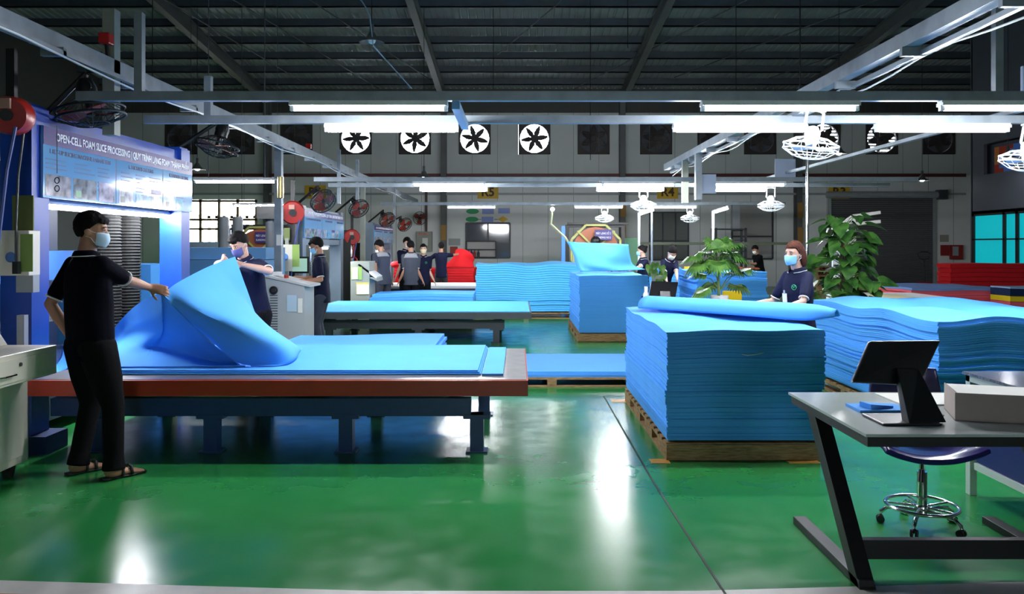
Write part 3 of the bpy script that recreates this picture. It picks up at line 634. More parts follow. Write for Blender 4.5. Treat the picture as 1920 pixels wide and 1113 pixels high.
# ================================================================ SLICING MACHINES
def slat_lines(mb, x0, y0, z0, z1, n, rnd, length, h, axis='y', X=0):
    for k in range(n):
        z = z1-(z1-z0)*(k+.5)/n; L = length*rnd.uniform(.55, 1)
        mb.box((X, y0, z-h/2), (X+.002, y0+L, z+h/2))
def banner(X, y0, y1, z0, z1, label, detail=True):
    t = thing('information_board', label, 'board', (X, y0, z0))
    L = y1-y0; H = z1-z0; s = L/2.7
    obj('panel', MB().box((X, y0, z0), (X+.02, y1, z1)), mat('banner_sky', (.17, .40, .66), .09, spec=.4), t)
    hd = H*.26
    obj('title_strip', MB().box((X+.015, y0+.002, z1-hd), (X+.023, y1-.002, z1-.002)), mat('banner_purple', (.05, .02, .16), .35, spec=.2), t)
    WH = mat('banner_white', (.85, .86, .9), .4); INK = mat('banner_ink', (.03, .05, .16), .5)
    text('OPEN-CELL FOAM SLICE PROCESSING | QUY TRÌNH LẠNG FOAM THÀNH PHẨM', hd*.62, WH, t, (X+.024, y0+.16*s, z1-hd*.70), (0, 1, 0), (0, 0, 1), name='title_lettering', width=L-.26*s, bold=.0015)
    for txt, a0, a1, zz in (('I. SET-UP SLICING MACHINE PARAMETERS', .03, .36, .0), ('II. THICKNESS CHECKING', .48, .66, 0), ('III. HARDNESS CHECKING', .79, .96, 0)):
        text(txt, hd*.34, INK, t, (X+.021, y0+a0*L, z1-hd-hd*.42), (0, 1, 0), (0, 0, 1), name='heading_lettering', width=(a1-a0)*L, bold=.001)
    rnd = random.Random(5)
    m_ = MB()
    for c0, c1 in ((.012, .125), (.155, .27), (.285, .37), (.43, .51), (.53, .61), (.63, .72), (.755, .84), (.85, .945)):
        for blk in range(2):
            for k in range(3):
                z = z1-hd*1.75-blk*hd*.85-k*hd*.24
                m_.box((X+.018, y0+c0*L, z-hd*.035), (X+.0215, y0+c0*L+(c1-c0)*L*rnd.uniform(.6, 1), z+hd*.035))
    obj('small_print', m_, mat('banner_print', (.10, .18, .34), .6), t)
    obj('divider', MB().box((X+.018, y0+.395*L, z0+.01), (X+.0215, y0+.399*L, z1-hd)), INK, t); obj('divider', MB().box((X+.018, y0+.735*L, z0+.01), (X+.0215, y0+.739*L, z1-hd)), INK, t)
    PH = [(.01, .135, (.36, .34, .38)), (.15, .275, (.30, .32, .36)), (.29, .385, (.42, .38, .50)), (.415, .51, (.45, .5, .62)), (.53, .61, (.16, .45, .85)), (.645, .72, (.55, .6, .72)), (.75, .83, (.45, .55, .66)), (.85, .91, (.12, .5, .85))]
    for i, (c0, c1, c_) in enumerate(PH):
        a0, a1 = z0+H*.03, z0+H*(.33 if i not in (4, 5, 7) else .22)
        ph = obj('photo', MB().box((X+.018, y0+c0*L, a0), (X+.022, y0+c1*L, a1)), mat('banner_photo%d' % i, c_, .09, noise_amt=.75, nscale=14), t)
        if i in (1, 3, 6): obj('detail', MB().box((X+.021, y0+(c0+.01)*L, a0+.01), (X+.0235, y0+(c0+.04)*L, a0+H*.12)), mat('ph_d%d' % i, (.03, .3, .12) if i == 1 else (.06, .07, .09), .4), ph)
    obj('purple_tab', MB().box((X+.018, y0+.645*L, z0+H*.26), (X+.022, y0+.725*L, z0+H*.34)), mat('banner_purple', (.05, .02, .16), .35, spec=.2), t)
    return t
def bellows(mb, x, y, z0, z1, r, n):
    pr = []
    for k in range(n): z = z0+(z1-z0)*k/n; pr += [(r, z), (r*.86, z+(z1-z0)/n*.5)]
    pr = [(.001, z0)]+pr+[(.001, z1)]
    return mb.lathe((x, y, 0), pr, 18)
def slicer(y0, y1, zt, label, P, P2, near):
    X1 = -3.57; X0 = -3.80
    t = thing('foam_slicing_machine', label, 'machine', (-4.2, (y0+y1)/2, 0))
    for y_ in (y0, y1-.22):
        q = MB(); q.box((X0, y_, .12), (X1, y_+.22, zt)); obj('post', q, P, t)
        if near: obj('post', MB().box((-5.2, y_, .12), (-5.0, y_+.2, zt)), P2, t)
        obj('foot', MB().box((-5.3, y_-.03, 0), (X1+.12, y_+.26, .13)), P2, t)
        if near: obj('side_beam', MB().box((-5.2, y_+.01, zt-.16), (X1-.02, y_+.2, zt+.02)), P, t)
    obj('top_beam', MB().box((X0+.02, y0+.22, zt-.22), (X1-.04, y1-.22, zt-.02)), P, t)
    obj('lower_beam', MB().box((X0+.05, y0+.22, zt-.66), (X1-.03, y1-.22, zt-.56)), P, t)
    if near: obj('top_beam', MB().box((-5.2, y0+.22, zt-.2), (-5.05, y1-.22, zt)), P2, t)
    obj('machine_bed', MB().box((-4.95, y0+.25, .1), (X1-.25, y1-.25, .50)), P2, t)
    obj('carriage', MB().box((-4.7, y0+.3, 1.20), (-4.45, y1-.3, 1.48)), mat('carriage_blue', (.03, .10, .28), .4, noise_amt=.1, nscale=4), t)
    obj('carriage_rail', MB().box((-4.42, y0+.3, .82), (-4.36, y1-.3, .88)), DGREY, t)
    for yy in ((y0+.62, y0+1.02) if not near else (y1-.55-.2, y1-.34)):
        obj('bellows', bellows(MB(), X0-.28, yy, .62, zt-.5, .13 if near else .14, 46), mat('bellows_grey', (.02, .02, .02), .9, spec=.1), t)
    obj('lead_screw', MB().cyl((X0-.3, y1-.52, .6), (X0-.3, y1-.52, zt-.3), .025), CHROME, t)
    return t
slicer(5.88, 8.72, 2.56, 'blue painted slicing machine with the nearest banner on its portal', STEEL_BLUE, STEEL_NAVY, True)
banner(-3.565, 5.98, 8.72, 1.89, 2.43, 'nearest and largest foam slicing banner, on the blue machine portal')
GB = mat('grey_blue_paint', (.16, .21, .27), .4, noise_amt=.1, nscale=5)
slicer(13.3, 16.4, 2.2, 'grey-blue slicing machine behind the worker at the console', GB, DGREY, False)
banner(-3.565, 13.33, 16.35, 1.66, 2.14, 'middle foam slicing banner, above the worker at the grey console')
slicer(19.8, 22.9, 2.1, 'farthest slicing machine behind the group of workers', GB, DGREY, False)
banner(-3.565, 19.85, 22.85, 1.60, 2.03, 'farthest and smallest foam slicing banner, beside the group of workers')
o = copy_tree(nl); o.location = (-3.74, 6.3, 1.85); o.rotation_euler = (0, 0, PI/2); o['label'] = 'lit fluorescent tube under the nearest banner, near end'
o = copy_tree(nl); o.location = (-3.74, 7.45, 1.85); o.rotation_euler = (0, 0, PI/2); o['label'] = 'lit fluorescent tube under the nearest banner, far end'
o = copy_tree(nl); o.location = (-3.66, 14.2, 1.49); o.rotation_euler = (0, 0, PI/2); o['label'] = 'lit fluorescent tube under the middle banner'
o = copy_tree(nl); o.location = (-3.66, 20.6, 1.39); o.rotation_euler = (0, 0, PI/2); o['label'] = 'lit fluorescent tube under the farthest banner'
# control cabinets and reels on the posts
def reel(px, py, Y, r, label):
    p = at(px, py, Y); t = thing('hose_reel', label, 'hose reel', p)
    obj('drum', MB().lathe(p, [(.01, -.09), (r*.9, -.09), (r, -.06), (r, .06), (r*.9, .09), (.01, .09)], 28, ax=(.25, -1, -.1)), REDP, t, smooth=2)
    obj('hub', MB().lathe(p, [(.01, -.12), (r*.3, -.12), (r*.3, .12), (.01, .12)], 16, ax=(.25, -1, -.1)), BLACKP, t, smooth=2)
    obj('name_plate', MB().box(p+V((-.03, -r*.1-.105, r*.25)), p+V((.06, -.10, r*.25+.07))), mat('reel_plate', (.5, .25, .2), .6), t)
    obj('hanger_arm', MB().box(p+V((-.03, -.02, r*.9)), p+V((.03, .02, r*.9+.35))), BLACKM, t)
    m_ = MB(); q = p+V((r*.7, -.11, -r*.7)); m_.tube([q, q+V((-.06, 0, -.3)), q+V((-.13, 0, -.9)), q+V((-.13, 0, -1.0))], .012, 6); obj('hose', m_, mat('hose_blue', (.05, .08, .3), .5), t)
    return t
reel(22, 217, 5.65, .135, 'red hose reel hanging at the left edge before the blue post')
reel(549, 398, 13.0, .19, 'red hose reel hanging left of the middle banner')
reel(660, 444, 19.4, .19, 'red hose reel hanging left of the farthest banner')
cb = thing('control_box', 'cream control box with a round blue sticker on the nearest blue post', 'box', at(35, 475, 5.8))
a_, b_ = at(4, 432, 5.8), at(64, 516, 5.8)
obj('body', MB().box((a_.x, 5.74, b_.z), (b_.x, 5.875, a_.z)), CREAM, cb, bevel=.006)
p = at(20, 482, 5.74); obj('round_sticker', MB().cyl(p+V((0, .002, 0)), p+V((0, -.002, 0)), .038, n=24), mat('sticker_blue', (.10, .22, .55), .5), cb)
p = at(50, 475, 5.74); obj('green_notice', MB().box(p+V((-.045, -.003, -.13)), p+V((.045, .002, .14))), mat('notice_green', (.28, .42, .10), .6), cb)
a_, b_ = at(12, 365, 5.8), at(52, 432, 5.8); tag(obj('green_notice', MB().box((a_.x, 5.865, b_.z), (b_.x, 5.878, a_.z)), mat('notice_green2', (.16, .20, .06), .6), org=(a_.x, 5.87, b_.z)), 'dull green notice taped on the nearest blue post above the box', 'notice')
a_, b_ = at(30, 516, 5.8), at(62, 548, 5.8); tag(obj('junction_box', MB().box((a_.x, 5.8, b_.z), (b_.x, 5.878, a_.z)), GREYP, org=(a_.x, 5.87, b_.z)), 'small grey junction box below the cream control box', 'box')
m_ = MB(); p = at(30, 360, 5.7); m_.tube([at(44, 250, 5.7), at(34, 330, 5.7), at(30, 420, 5.7), at(30, 500, 5.7)], .008, 6); m_.box(at(26, 500, 5.7)+V((0, -.02, -.05)), at(36, 490, 5.7)+V((0, .02, 0)))
tag(obj('air_hose', m_, BLACKP, org=p), 'thin dark air hose hanging down before the cream control box', 'hose')
a_, b_ = at(36, 590, 5.75), at(50, 859.5, 5.75); tag(obj('cable_duct', MB().box((a_.x, 5.72, b_.z), (b_.x, 5.77, a_.z)), GREYP, org=(a_.x, 5.75, 0)), 'narrow grey upright duct before the nearest blue post', 'duct')
m_ = MB(); m_.tube([at(107, 235, 5.9), at(107, 325, 5.9)], .003, 5)
p = at(107, 338, 5.9); m_.ring(p, (.3, 1, 0), .022, .004, 16, 5); m_.ring(p+V((0, 0, -.06)), (.3, 1, 0), .022, .004, 16, 5)
tag(obj('hanging_hook', m_, BLACKM, org=at(107, 235, 5.9)), 'black hanging hook with two rings in front of the nearest banner', 'hook')
p = at(358, 250, 9.2); m_ = MB(); m_.tube([V((p.x, p.y, roofz(9.2))), at(358, 335, 9.2)], .003, 5); m_.ring(at(358, 365, 9.2), (.3, 1, 0), .03, .005, 14, 5); m_.tube([at(358, 335, 9.2), at(358, 361, 9.2)], .003, 5)
tag(obj('hanging_hook', m_, BLACKM, org=p), 'black hanging hook just right of the nearest banner', 'hook')
# black wall-type fans on the machines
def dark_fan(p, ax, r, label, arm_to):
    p = V(p); ax = V(ax).normalized(); t = thing('industrial_fan', label, 'fan', p)
    a, b = MB().frame_of(ax)
    m_ = MB(); m_.ring(p+ax*.03, ax, r, .010, 32, 6); m_.ring(p-ax*.03, ax, r, .010, 32, 6); m_.ring(p+ax*.09, ax, r*.5, .004, 24, 4)
    for k in range(24):
        a0 = 2*PI*k/24; o_ = a*math.cos(a0)+b*math.sin(a0)
        m_.tube([p+ax*.11+o_*.03, p+ax*.09+o_*r*.5, p+ax*.03+o_*r, p-ax*.03+o_*r, p-ax*.1+o_*r*.5, p-ax*.12+o_*.05], .003, 4)
    obj('cage', m_, BLACKM, t)
    m_ = MB(); m_.lathe(p, [(.01, -.28), (.05, -.27), (.07, -.2), (.07, -.12), (.03, -.1), (.03, .02), (.01, .03)], 16, ax=ax); obj('motor', m_, BLACKP, t, smooth=2)
    for k in range(3):
        a0 = 2*PI*k/3+.4; d_ = a*math.cos(a0)+b*math.sin(a0); s_ = ax.cross(d_)
        m_ = MB(); m_.rings([[p+d_*.03+s_*.03+ax*.01, p+d_*.03-s_*.03-ax*.01, p+d_*.03-s_*.03-ax*.016, p+d_*.03+s_*.03+ax*.004],
                             [p+d_*r*.6+s_*.10+ax*.025, p+d_*r*.6-s_*.09-ax*.025, p+d_*r*.6-s_*.09-ax*.031, p+d_*r*.6+s_*.10+ax*.019],
                             [p+d_*r*.9+s_*.07+ax*.02, p+d_*r*.9-s_*.06-ax*.02, p+d_*r*.9-s_*.06-ax*.026, p+d_*r*.9+s_*.07+ax*.014]])
        obj('blade', m_, mat('fan_blade_red', (.26, .03, .015), .4), t)
    q = V(arm_to); m_ = MB(); m_.tube([p-ax*.2, p-ax*.2+V((0, 0, .12)), q], .022, 8); m_.lathe(p-ax*.2, [(.01, -.05), (.06, -.05), (.06, .05), (.01, .05)], 14, ax=a); obj('arm', m_, BLACKM, t)
    return t
dark_fan(at(170, 212, 6.3), (.16, .0, -1), .25, 'black cage fan with red blades above the nearest banner, left end', (-3.7, 6.3, 2.58))
dark_fan(at(408, 276, 8.7), (-.22, -.12, -.97), .22, 'black cage fan with red blades right of the nearest banner', (-3.7, 8.62, 2.55))
dark_fan(at(606, 377, 12.6), (.55, -.55, -.6), .20, 'black cage fan left of the middle banner top', (-3.7, 13.4, 2.21))
dark_fan(at(673, 391, 15.8), (.55, -.55, -.6), .20, 'black cage fan above the right end of the middle banner', (-3.7, 16.3, 2.21))
dark_fan(at(726, 412, 19.5), (.55, -.55, -.6), .20, 'black cage fan above the farthest banner', (-3.7, 19.9, 2.11))
dark_fan(at(759, 421, 22.0), (.55, -.6, -.55), .20, 'black cage fan right of the farthest banner', (-3.7, 22.5, 2.11))
dark_fan(at(787, 409, 29.4), (.1, -1, 0), .24, 'dull red round fan on the back wall above the electrical cabinet', (-3.5, 29.9, 2.7))
# beacon boxes and gold tube on the rail
for px, py, Y, lab, w_ in ((199, 73, 6.6, 'red beacon box above the cable rail at the upper left', .09), (579, 274, 12.9, 'red beacon box on the cable rail over the middle machine', .08), (701, 339, 19.2, 'small red beacon box on the far end of the cable rail', .07)):
    p = at(px, py, Y); tg = thing('beacon_box', lab, 'beacon', p)
    obj('lens', MB().box(p+V((-w_/2, -w_/2, -w_/2)), p+V((w_/2, w_/2, w_/2))), mat('beacon_red', (.6, .015, .015), .3), tg, bevel=.008)
    obj('bracket', MB().bar(p+V((0, 0, -w_/2+.005)), V((-3.38, Y, 3.06)), .02, .02), BLACKM, tg)
tag(obj('brass_tube', MB().cyl((-3.345, 11.3, 2.2), (-3.345, 11.3, 2.5), .045), mat('brass', (.5, .42, .2), .3, metal=.7), org=(-3.345, 11.3, 2.2)), 'brass coloured tube on the grey post below the cable rail', 'tube')
m_ = MB().cyl((-3.92, 12.75, 0), (-3.92, 12.75, 1.95), .09, n=18)
pc = thing('machine_column', 'dark upright machine column behind the standing worker in navy', 'column', (-3.92, 12.75, 0)); obj('column', m_, DGREY, pc, smooth=2)
obj('head', MB().box((-4.1, 12.58, 1.95), (-3.76, 12.92, 2.15)), BLACKM, pc)
# ================================================================ WORK TABLES
def table(name, label, x0, x1, y0, y1, z, th, frame_m, top_m, leg_m, legx, legz, legy=.2):
    t = thing(name, label, 'table', ((x0+x1)/2, (y0+y1)/2, 0))
    obj('table_top', MB().box((x0+.02, y0+.03, z-.02), (x1-.01, y1-.03, z)), top_m, t)
    m_ = MB(); m_.box((x0, y0, z-th), (x1, y0+.05, z-.004)); m_.box((x0, y1-.05, z-th), (x1, y1, z-.004)); m_.box((x0, y0+.05, z-th), (x0+.05, y1-.05, z-.004)); m_.box((x1-.05, y0+.05, z-th), (x1, y1-.05, z-.004))
    obj('edge_frame', m_, frame_m, t)
    m_ = MB()
    for yy in (y0+legy, y1-legy-.08): m_.box((x0+.05, yy, legz-.13), (x1-.42, yy+.09, legz)); 
    for X in (x0+.2, (x0+x1)/2, x1-.6): m_.box((X, y0+legy+.09, legz-.11), (X+.07, y1-legy-.08, legz-.02)); m_.box((X, y0+legy+.2, legz-.02), (X+.06, y1-legy-.2, z-.02))
    obj('under_frame', m_, leg_m, t)
    for X in legx:
        for yy in (y0+legy, y1-legy-.10):
            m_ = MB(); m_.box((X, yy, .012), (X+.10, yy+.10, legz-.12)); m_.box((X-.03, yy-.02, 0), (X+.13, yy+.12, .012)); m_.box((X-.05, yy-.01, legz-.15), (X+.15, yy+.11, legz-.12)); obj('leg', m_, leg_m, t)
    return t
LEGB = mat('leg_blue', (.012, .045, .16), .4, noise_amt=.15, nscale=5)
table('cutting_table', 'long slicing table with a red steel edge and dark blue legs', -3.50, .076, 5.71, 7.50, .570, .115, STEEL_RED, STEEL_TOP, LEGB, (-3.2, -2.32, -1.32, -.35), .40)
table('cutting_table', 'dark framed slicing table behind the grey console', -3.4, .22, 12.3, 14.75, .50, .10, DGREY, mat('dark_steel', (.1, .1, .11), .3, metal=.5), mat('leg_dark', (.03, .035, .045), .5), (-3.0, -1.6, -.38), .36)
table('cutting_table', 'far slicing table behind the group of workers', -3.4, .3, 18.2, 20.2, .55, .12, mat('edge_navy', (.015, .025, .08), .4), DGREY, DGREY, (-3.0, -1.6, -.3), .4)
# ================================================================ FOAM
def sheet(x0, x1, y0, y1, t, nx, ny, wave, jag, rnd):
    """one foam sheet, origin at its lower corner; edges waver by jag, surface follows wave(x,y)"""
    mb = MB(); bm = mb.bm; top = []; bot = []
    jx0 = [rnd.uniform(-jag, jag) for _ in range(2)]; jy0 = [rnd.uniform(-jag, jag) for _ in range(2)]
    for i in range(nx+1):
        rt, rb = [], []
        for j in range(ny+1):
            u, v = i/nx, j/ny
            x = (x0+jx0[0])*(1-u)+(x1+jx0[1])*u; y = (y0+jy0[0])*(1-v)+(y1+jy0[1])*v
            z = wave(x, y)
            rt.append(bm.verts.new((x, y, z+t))); rb.append(bm.verts.new((x, y, z)))
        top.append(rt); bot.append(rb)
    for i in range(nx):
        for j in range(ny):
            bm.faces.new((top[i][j], top[i+1][j], top[i+1][j+1], top[i][j+1])); bm.faces.new((bot[i][j], bot[i][j+1], bot[i+1][j+1], bot[i+1][j]))
        for j in (0, ny): bm.faces.new((top[i][j], top[i+1][j], bot[i+1][j], bot[i][j]))
    for j in range(ny):
        for i in (0, nx): bm.faces.new((top[i][j], top[i][j+1], bot[i][j+1], bot[i][j]))
    return mb
def stack(x0, x1, y0, y1, z0, z1, n, m, amp, kx, ky, jag, label, toplabel, group, seed=1, nx=24, ny=16, name='foam_sheet', short='', gap=.10, drift=0, power=1.3, mtop=None, skew=0.):
    rnd = random.Random(seed); last = None; ph = rnd.uniform(0, 6)
    pitch = (z1-z0)/n; dx = dy = 0
    for i in range(n):
        f = ((i+1)/n)**power
        def wave(x, y, f=f, i=i):
            return amp*f*(math.sin(x*kx+ph+.3*math.sin(y*2))*.5+math.sin(y*ky+ph*1.7)*.5+.5*math.sin(x*kx*.37+y*ky*.45))*.8
        zb = z0+i*pitch; dx = dx*.85+rnd.uniform(-drift, drift); dy = dy*.85+rnd.uniform(-drift, drift)
        mb = sheet(x0+dx, x1+dx, y0+dy, y1+dy, pitch*(1-gap), nx, ny, wave, jag, rnd)
        o = obj(name, mb, (mtop if (mtop and i == n-1) else m), org=(0, 0, 0)); o.location = (0, 0, zb)
        lb = label
        if n <= 14:
            k_ = n-1-i; W_ = ['topmost', 'second from the top', 'third from the top', 'fourth from the top', 'fifth from the top', 'sixth from the top', 'seventh from the top']; U_ = ['bottom one', 'second from the bottom', 'third from the bottom', 'fourth from the bottom', 'fifth from the bottom', 'sixth from the bottom', 'seventh from the bottom']
            lb = short+', '+(W_[k_] if k_ <= i else U_[i])
        tag(o, toplabel if (i == n-1 and toplabel) else lb, 'foam sheet', group if not (i == n-1 and toplabel) else None)
        last = o
    return last
def pallet(x0, x1, y0, y1, h, label, bl=.10):
    t = thing('pallet', label, 'pallet', ((x0+x1)/2, (y0+y1)/2, 0))
    obj('stringer', MB().box((x0, y0, .018), (x1, y0+.035, h-.018)) if False else MB().box((x0, y0, .0), (x1, y0+.04, .018)), PALLET, t)
    nb = 4
    for k in range(nb):
        y_ = y0+(y1-y0-bl)*k/(nb-1)
        for X in (x0, (x0+x1)/2-.05, x1-.10): obj('block', MB().box((X, y_, .018), (X+.10, y_+bl, h-.036)), PALLET, t)
    for X in (x0, (x0+x1)/2-.05, x1-.10): obj('bottom_board', MB().box((X, y0+.041, 0), (X+.10, y1, .018)), PALLET, t)
    m_ = MB()
    for X in (x0, (x0+x1)/2-.05, x1-.10): obj('cross_board', MB().box((X, y0, h-.036), (X+.1, y1, h-.018)), PALLET, t)
    n = max(5, int((y1-y0)/.16))
    for k in range(n):
        y_ = y0+(y1-y0-.11)*k/(n-1); obj('deck_board', MB().box((x0, y_, h-.018), (x1, y_+.11, h)), PALLET, t)
    return t
def closed_pallet_front(t, x0, x1, y0, h): obj('front_board', MB().box((x0, y0-.02, .01), (x1, y0, h)), PALLET, t)
# S1: the big front stack
p = pallet(1.06, 2.16, 5.70, 7.88, .125, 'wooden pallet under the large dark blue stack in front', .36); closed_pallet_front(p, 1.06, 2.1, 5.70, .115)
stack(1.07, 2.20, 5.72, 7.86, .140, .925, 68, FOAM, .014, 9, 8, .006, 'blue foam sheet in the large stack nearest the masked woman', 'top flat blue foam sheet of the large front stack, under the folded one', 'foam sheets in the large front stack', 3, nx=36, ny=30, drift=.004, gap=.05)
tag(obj('foam_scrap', MB().tube([V((1.60, 5.705, .755)), V((1.64, 5.702, .748)), V((1.69, 5.702, .752)), V((1.755, 5.705, .765))], .003, 5), WHITEP, org=(1.6, 5.7, .75)), 'thin white strip sticking out of the front of the large stack', 'strip')
# folded sheet on top of it
def pt(*a): return at(*a)
g = []
L_ = [(1.13, 7.45), (1.40, 7.12), (1.68, 6.78), (1.95, 6.42), (2.2, 6.1), (2.34, 5.95)]
for k, (x, y) in enumerate(L_):
    d = V((.62, .78, 0)); ww = .44-.03*k; hh = .105+.004*k; zz = .945+.002*k
    r_ = [V((x, y, zz))+d*ww*a_+V((0, 0, hh*b_)) for a_, b_ in ((1.0, .0), (.85, .35), (.60, .85), (.30, 1.0), (.06, .70), (-.02, .22), (.0, .05))]
    g.append(r_)
g[-1] = [q*.4+(V((2.42, 6.06, 1.02))*.6) for q in g[-1]]
o = obj('folded_foam_sheet', MB().patch(g, 5), FOAM, org=(1.6, 6.8, .94), smooth=True, mods=[('SOLIDIFY', dict(thickness=.009, offset=0))])
tag(o, 'blue foam sheet folded over in a long roll on top of the large stack', 'foam sheet')
# SR: right stack, wavy
pallet(3.26, 4.9, 6.2, 8.95, .12, 'wooden pallet under the wavy blue stack at the right')
stack(3.26, 4.85, 6.2, 8.95, .145, .955, 46, FOAM, .036, 8.5, 5.2, .008, 'blue foam sheet in the wavy stack behind the right-hand desk', 'top pale lit sheet of the wavy blue stack at the right', 'foam sheets in the wavy right stack', 8, nx=40, ny=40, drift=.005, gap=.09, power=1.0)
# M1: middle stack
p = pallet(.96, 2.06, 12.72, 15.1, .125, 'wooden pallet under the middle blue stack by the woman with a bun', .36); closed_pallet_front(p, .96, 2.06, 12.72, .12)
stack(.98, 2.08, 12.75, 15.1, .14, 1.045, 50, FOAM, .014, 8, 7, .008, 'blue foam sheet in the middle stack behind the front stack', 'top blue foam sheet of the middle stack behind the front stack', 'foam sheets in the middle stack', 5, nx=18, ny=14, drift=.008)
g = [[at(1063, 453, 13.9), at(1075, 475, 13.7), at(1080, 495, 13.6), at(1088, 509, 13.5)],
     [at(1100, 455, 13.95), at(1110, 480, 13.8), at(1120, 498, 13.7), at(1130, 508, 13.8)],
     [at(1140, 456, 14.1), at(1146, 480, 14.0), at(1155, 497, 14.1), at(1170, 507, 14.2)],
     [at(1178, 458, 14.4), at(1181, 480, 14.5), at(1188, 497, 14.7), at(1210, 505, 14.9)]]
tag(obj('lifted_foam_sheet', MB().patch(g, 6), FOAM, org=(1.4, 14, 1.06), smooth=True, mods=[('SOLIDIFY', dict(thickness=.010, offset=0))]), 'blue foam sheet held upright in a curve by the woman with a bun', 'foam sheet')
# M2: wavy stack facing with its long side
pallet(-.88, 1.25, 16.75, 18.0, .12, 'pallet under the wide bright blue wavy stack')
stack(-.88, 1.27, 16.8, 18.0, .15, 1.15, 21, FOAM_CY, .040, 6.5, 3, .015, 'cyan-blue thick foam sheet in the wide wavy stack before the back wall', 'top sheet of the wide wavy cyan-blue stack before the back wall', 'foam sheets in the wide wavy stack', 12, nx=44, ny=5, drift=.014, gap=.13, power=.7)
# M3: low drooping stack behind table 2
pallet(-2.70, -.85, 14.86, 15.75, .12, 'pallet under the low drooping blue stack behind the far dark table')
stack(-2.72, -.82, 14.86, 15.75, .15, .64, 8, FOAM, .03, 3.1, 2, .02, 'blue foam sheet in the low drooping stack behind the dark table', 'top sheet of the low drooping blue stack behind the dark table', 'foam sheets in the low drooping stack', 21, short='blue foam sheet in the low drooping stack', nx=30, ny=5, drift=.02, gap=.10, power=.6)
# M4: folded bundle behind the red table
pallet(-2.40, -.85, 7.95, 9.0, .12, 'pallet hidden behind the red table under a small bundle of sheets')
stack(-2.42, -.82, 7.95, 8.95, .14, .535, 12, FOAM, .020, 3.4, 2, .015, 'blue foam sheet in the low bundle just behind the red table', 'top pale sheet of the low bundle just behind the red table', 'foam sheets in the bundle behind the red table', 22, short='blue foam sheet in the bundle behind the red table', nx=30, ny=6, drift=.02, gap=.10, power=.5)
# M5: low stack between table and big stack
pallet(-.55, 1.30, 8.64, 10.1, .10, 'low wooden pallet between the red table and the large stack')
stack(-.55, 1.45, 8.68, 10.1, .102, .165, 4, FOAM, 0, 1, 1, .01, 'blue foam sheet in the very low stack between table and large stack', 'top pale sheet of the very low stack between table and large stack', 'foam sheets in the very low stack', 23, short='blue foam sheet in the very low stack', nx=4, ny=4, drift=.006)
# M6: stack behind the palm
stack(3.02, 4.18, 13.4, 15.0, .145, 1.09, 44, FOAM, .018, 10, 9, .012, 'blue foam sheet in the tall stack behind the palm plant', 'top wavy sheet of the tall stack behind the palm plant', 'foam sheets in the stack behind the palm', 31, nx=30, ny=16, drift=.012, gap=.14)
pallet(3.02, 4.18, 13.4, 15.0, .12, 'pallet under the tall stack behind the palm plant')
stack(2.75, 3.5, 17.0, 18.2, .145, 1.07, 14, FOAM, .01, 5, 5, .01, 'blue foam sheet in the far block between the two women', None, 'foam sheets in the far block between the women', 32, short='blue foam sheet in the far block between the women', nx=6, ny=4, drift=.004)
pallet(2.75, 3.5, 17.0, 18.2, .12, 'pallet under the far blue block between the two women')
o = tag(obj('yellow_foam_sheet', MB().box((2.96, 13.5, 1.115), (3.45, 14.2, 1.155)), FOAM_YEL, org=(3, 13.5, 1.115)), 'yellow foam block on the stack behind the palm, before the bending woman', 'foam block')
# sheets on the tables
for i in range(3):
    d = i*.03
    o = tag(obj('foam_sheet', sheet(-3.3, -.27-i*.012, 5.93+i*.01, 7.46, .010, 4, 2, lambda x, y: 0, 0, random.Random(i)), FOAM, org=(0, 0, 0)), 'blue foam sheet lying flat on the red edged table, %s of three' % ['lowest', 'middle', 'uppermost'][i], 'foam sheet', 'flat sheets on the red table'); o.location.z = .572+i*.011
o = tag(obj('foam_sheet', sheet(-.262, -.105, 5.90, 7.44, .014, 2, 2, lambda x, y: 0, 0, random.Random(9)), FOAM, org=(0, 0, 0)), 'narrow blue foam offcut at the right end of the red table', 'foam sheet'); o.location.z = .571
o = tag(obj('foam_sheet', sheet(-3.3, .19, 12.33, 14.7, .012, 4, 2, lambda x, y: 0, 0, random.Random(9)), FOAM_CY, org=(0, 0, 0)), 'pale lit foam sheet covering the dark slicing table', 'foam sheet'); o.location.z = .501
o = tag(obj('foam_sheet', sheet(-3.2, .25, 18.25, 20.1, .05, 4, 2, lambda x, y: 0, 0, random.Random(9)), FOAM_WHT, org=(0, 0, 0)), 'white foam sheet on the far slicing table', 'foam sheet'); o.location.z = .551
# the big lifted sheet
T = [[at(305, 552, 6.02), at(330, 532, 6.2), at(378, 506, 6.7), at(412, 491, 7.05), at(440, 481, 7.35)],
     [at(345, 591, 6.10), at(372, 576, 6.02), at(396, 545, 6.5), at(425, 525, 7.0), at(463, 545, 7.35)],
     [at(395, 637, 6.15), at(430, 602, 6.04), at(454, 580, 6.5), at(470, 578, 7.0), at(485, 600, 7.32)],
     [at(440, 676, 6.14), at(484, 628, 6.08), at(503, 614, 6.5), at(515, 622, 6.95), at(525, 637, 7.25)],
     [at(478, 686, 6.12), at(524, 650, 6.15), at(545, 645, 6.5), at(553, 646, 6.9), at(560, 652, 7.15)],
     [at(500, 690, 6.12), at(541, 676, 6.2), at(556, 668, 6.5), at(560, 661, 6.85), at(566, 656, 7.1)],
     [at(470, 691, 6.1), at(520, 690, 6.12), at(540, 682, 6.4), at(548, 672, 6.8), at(556, 662, 7.0)]]
q = MB().patch(T, 6)
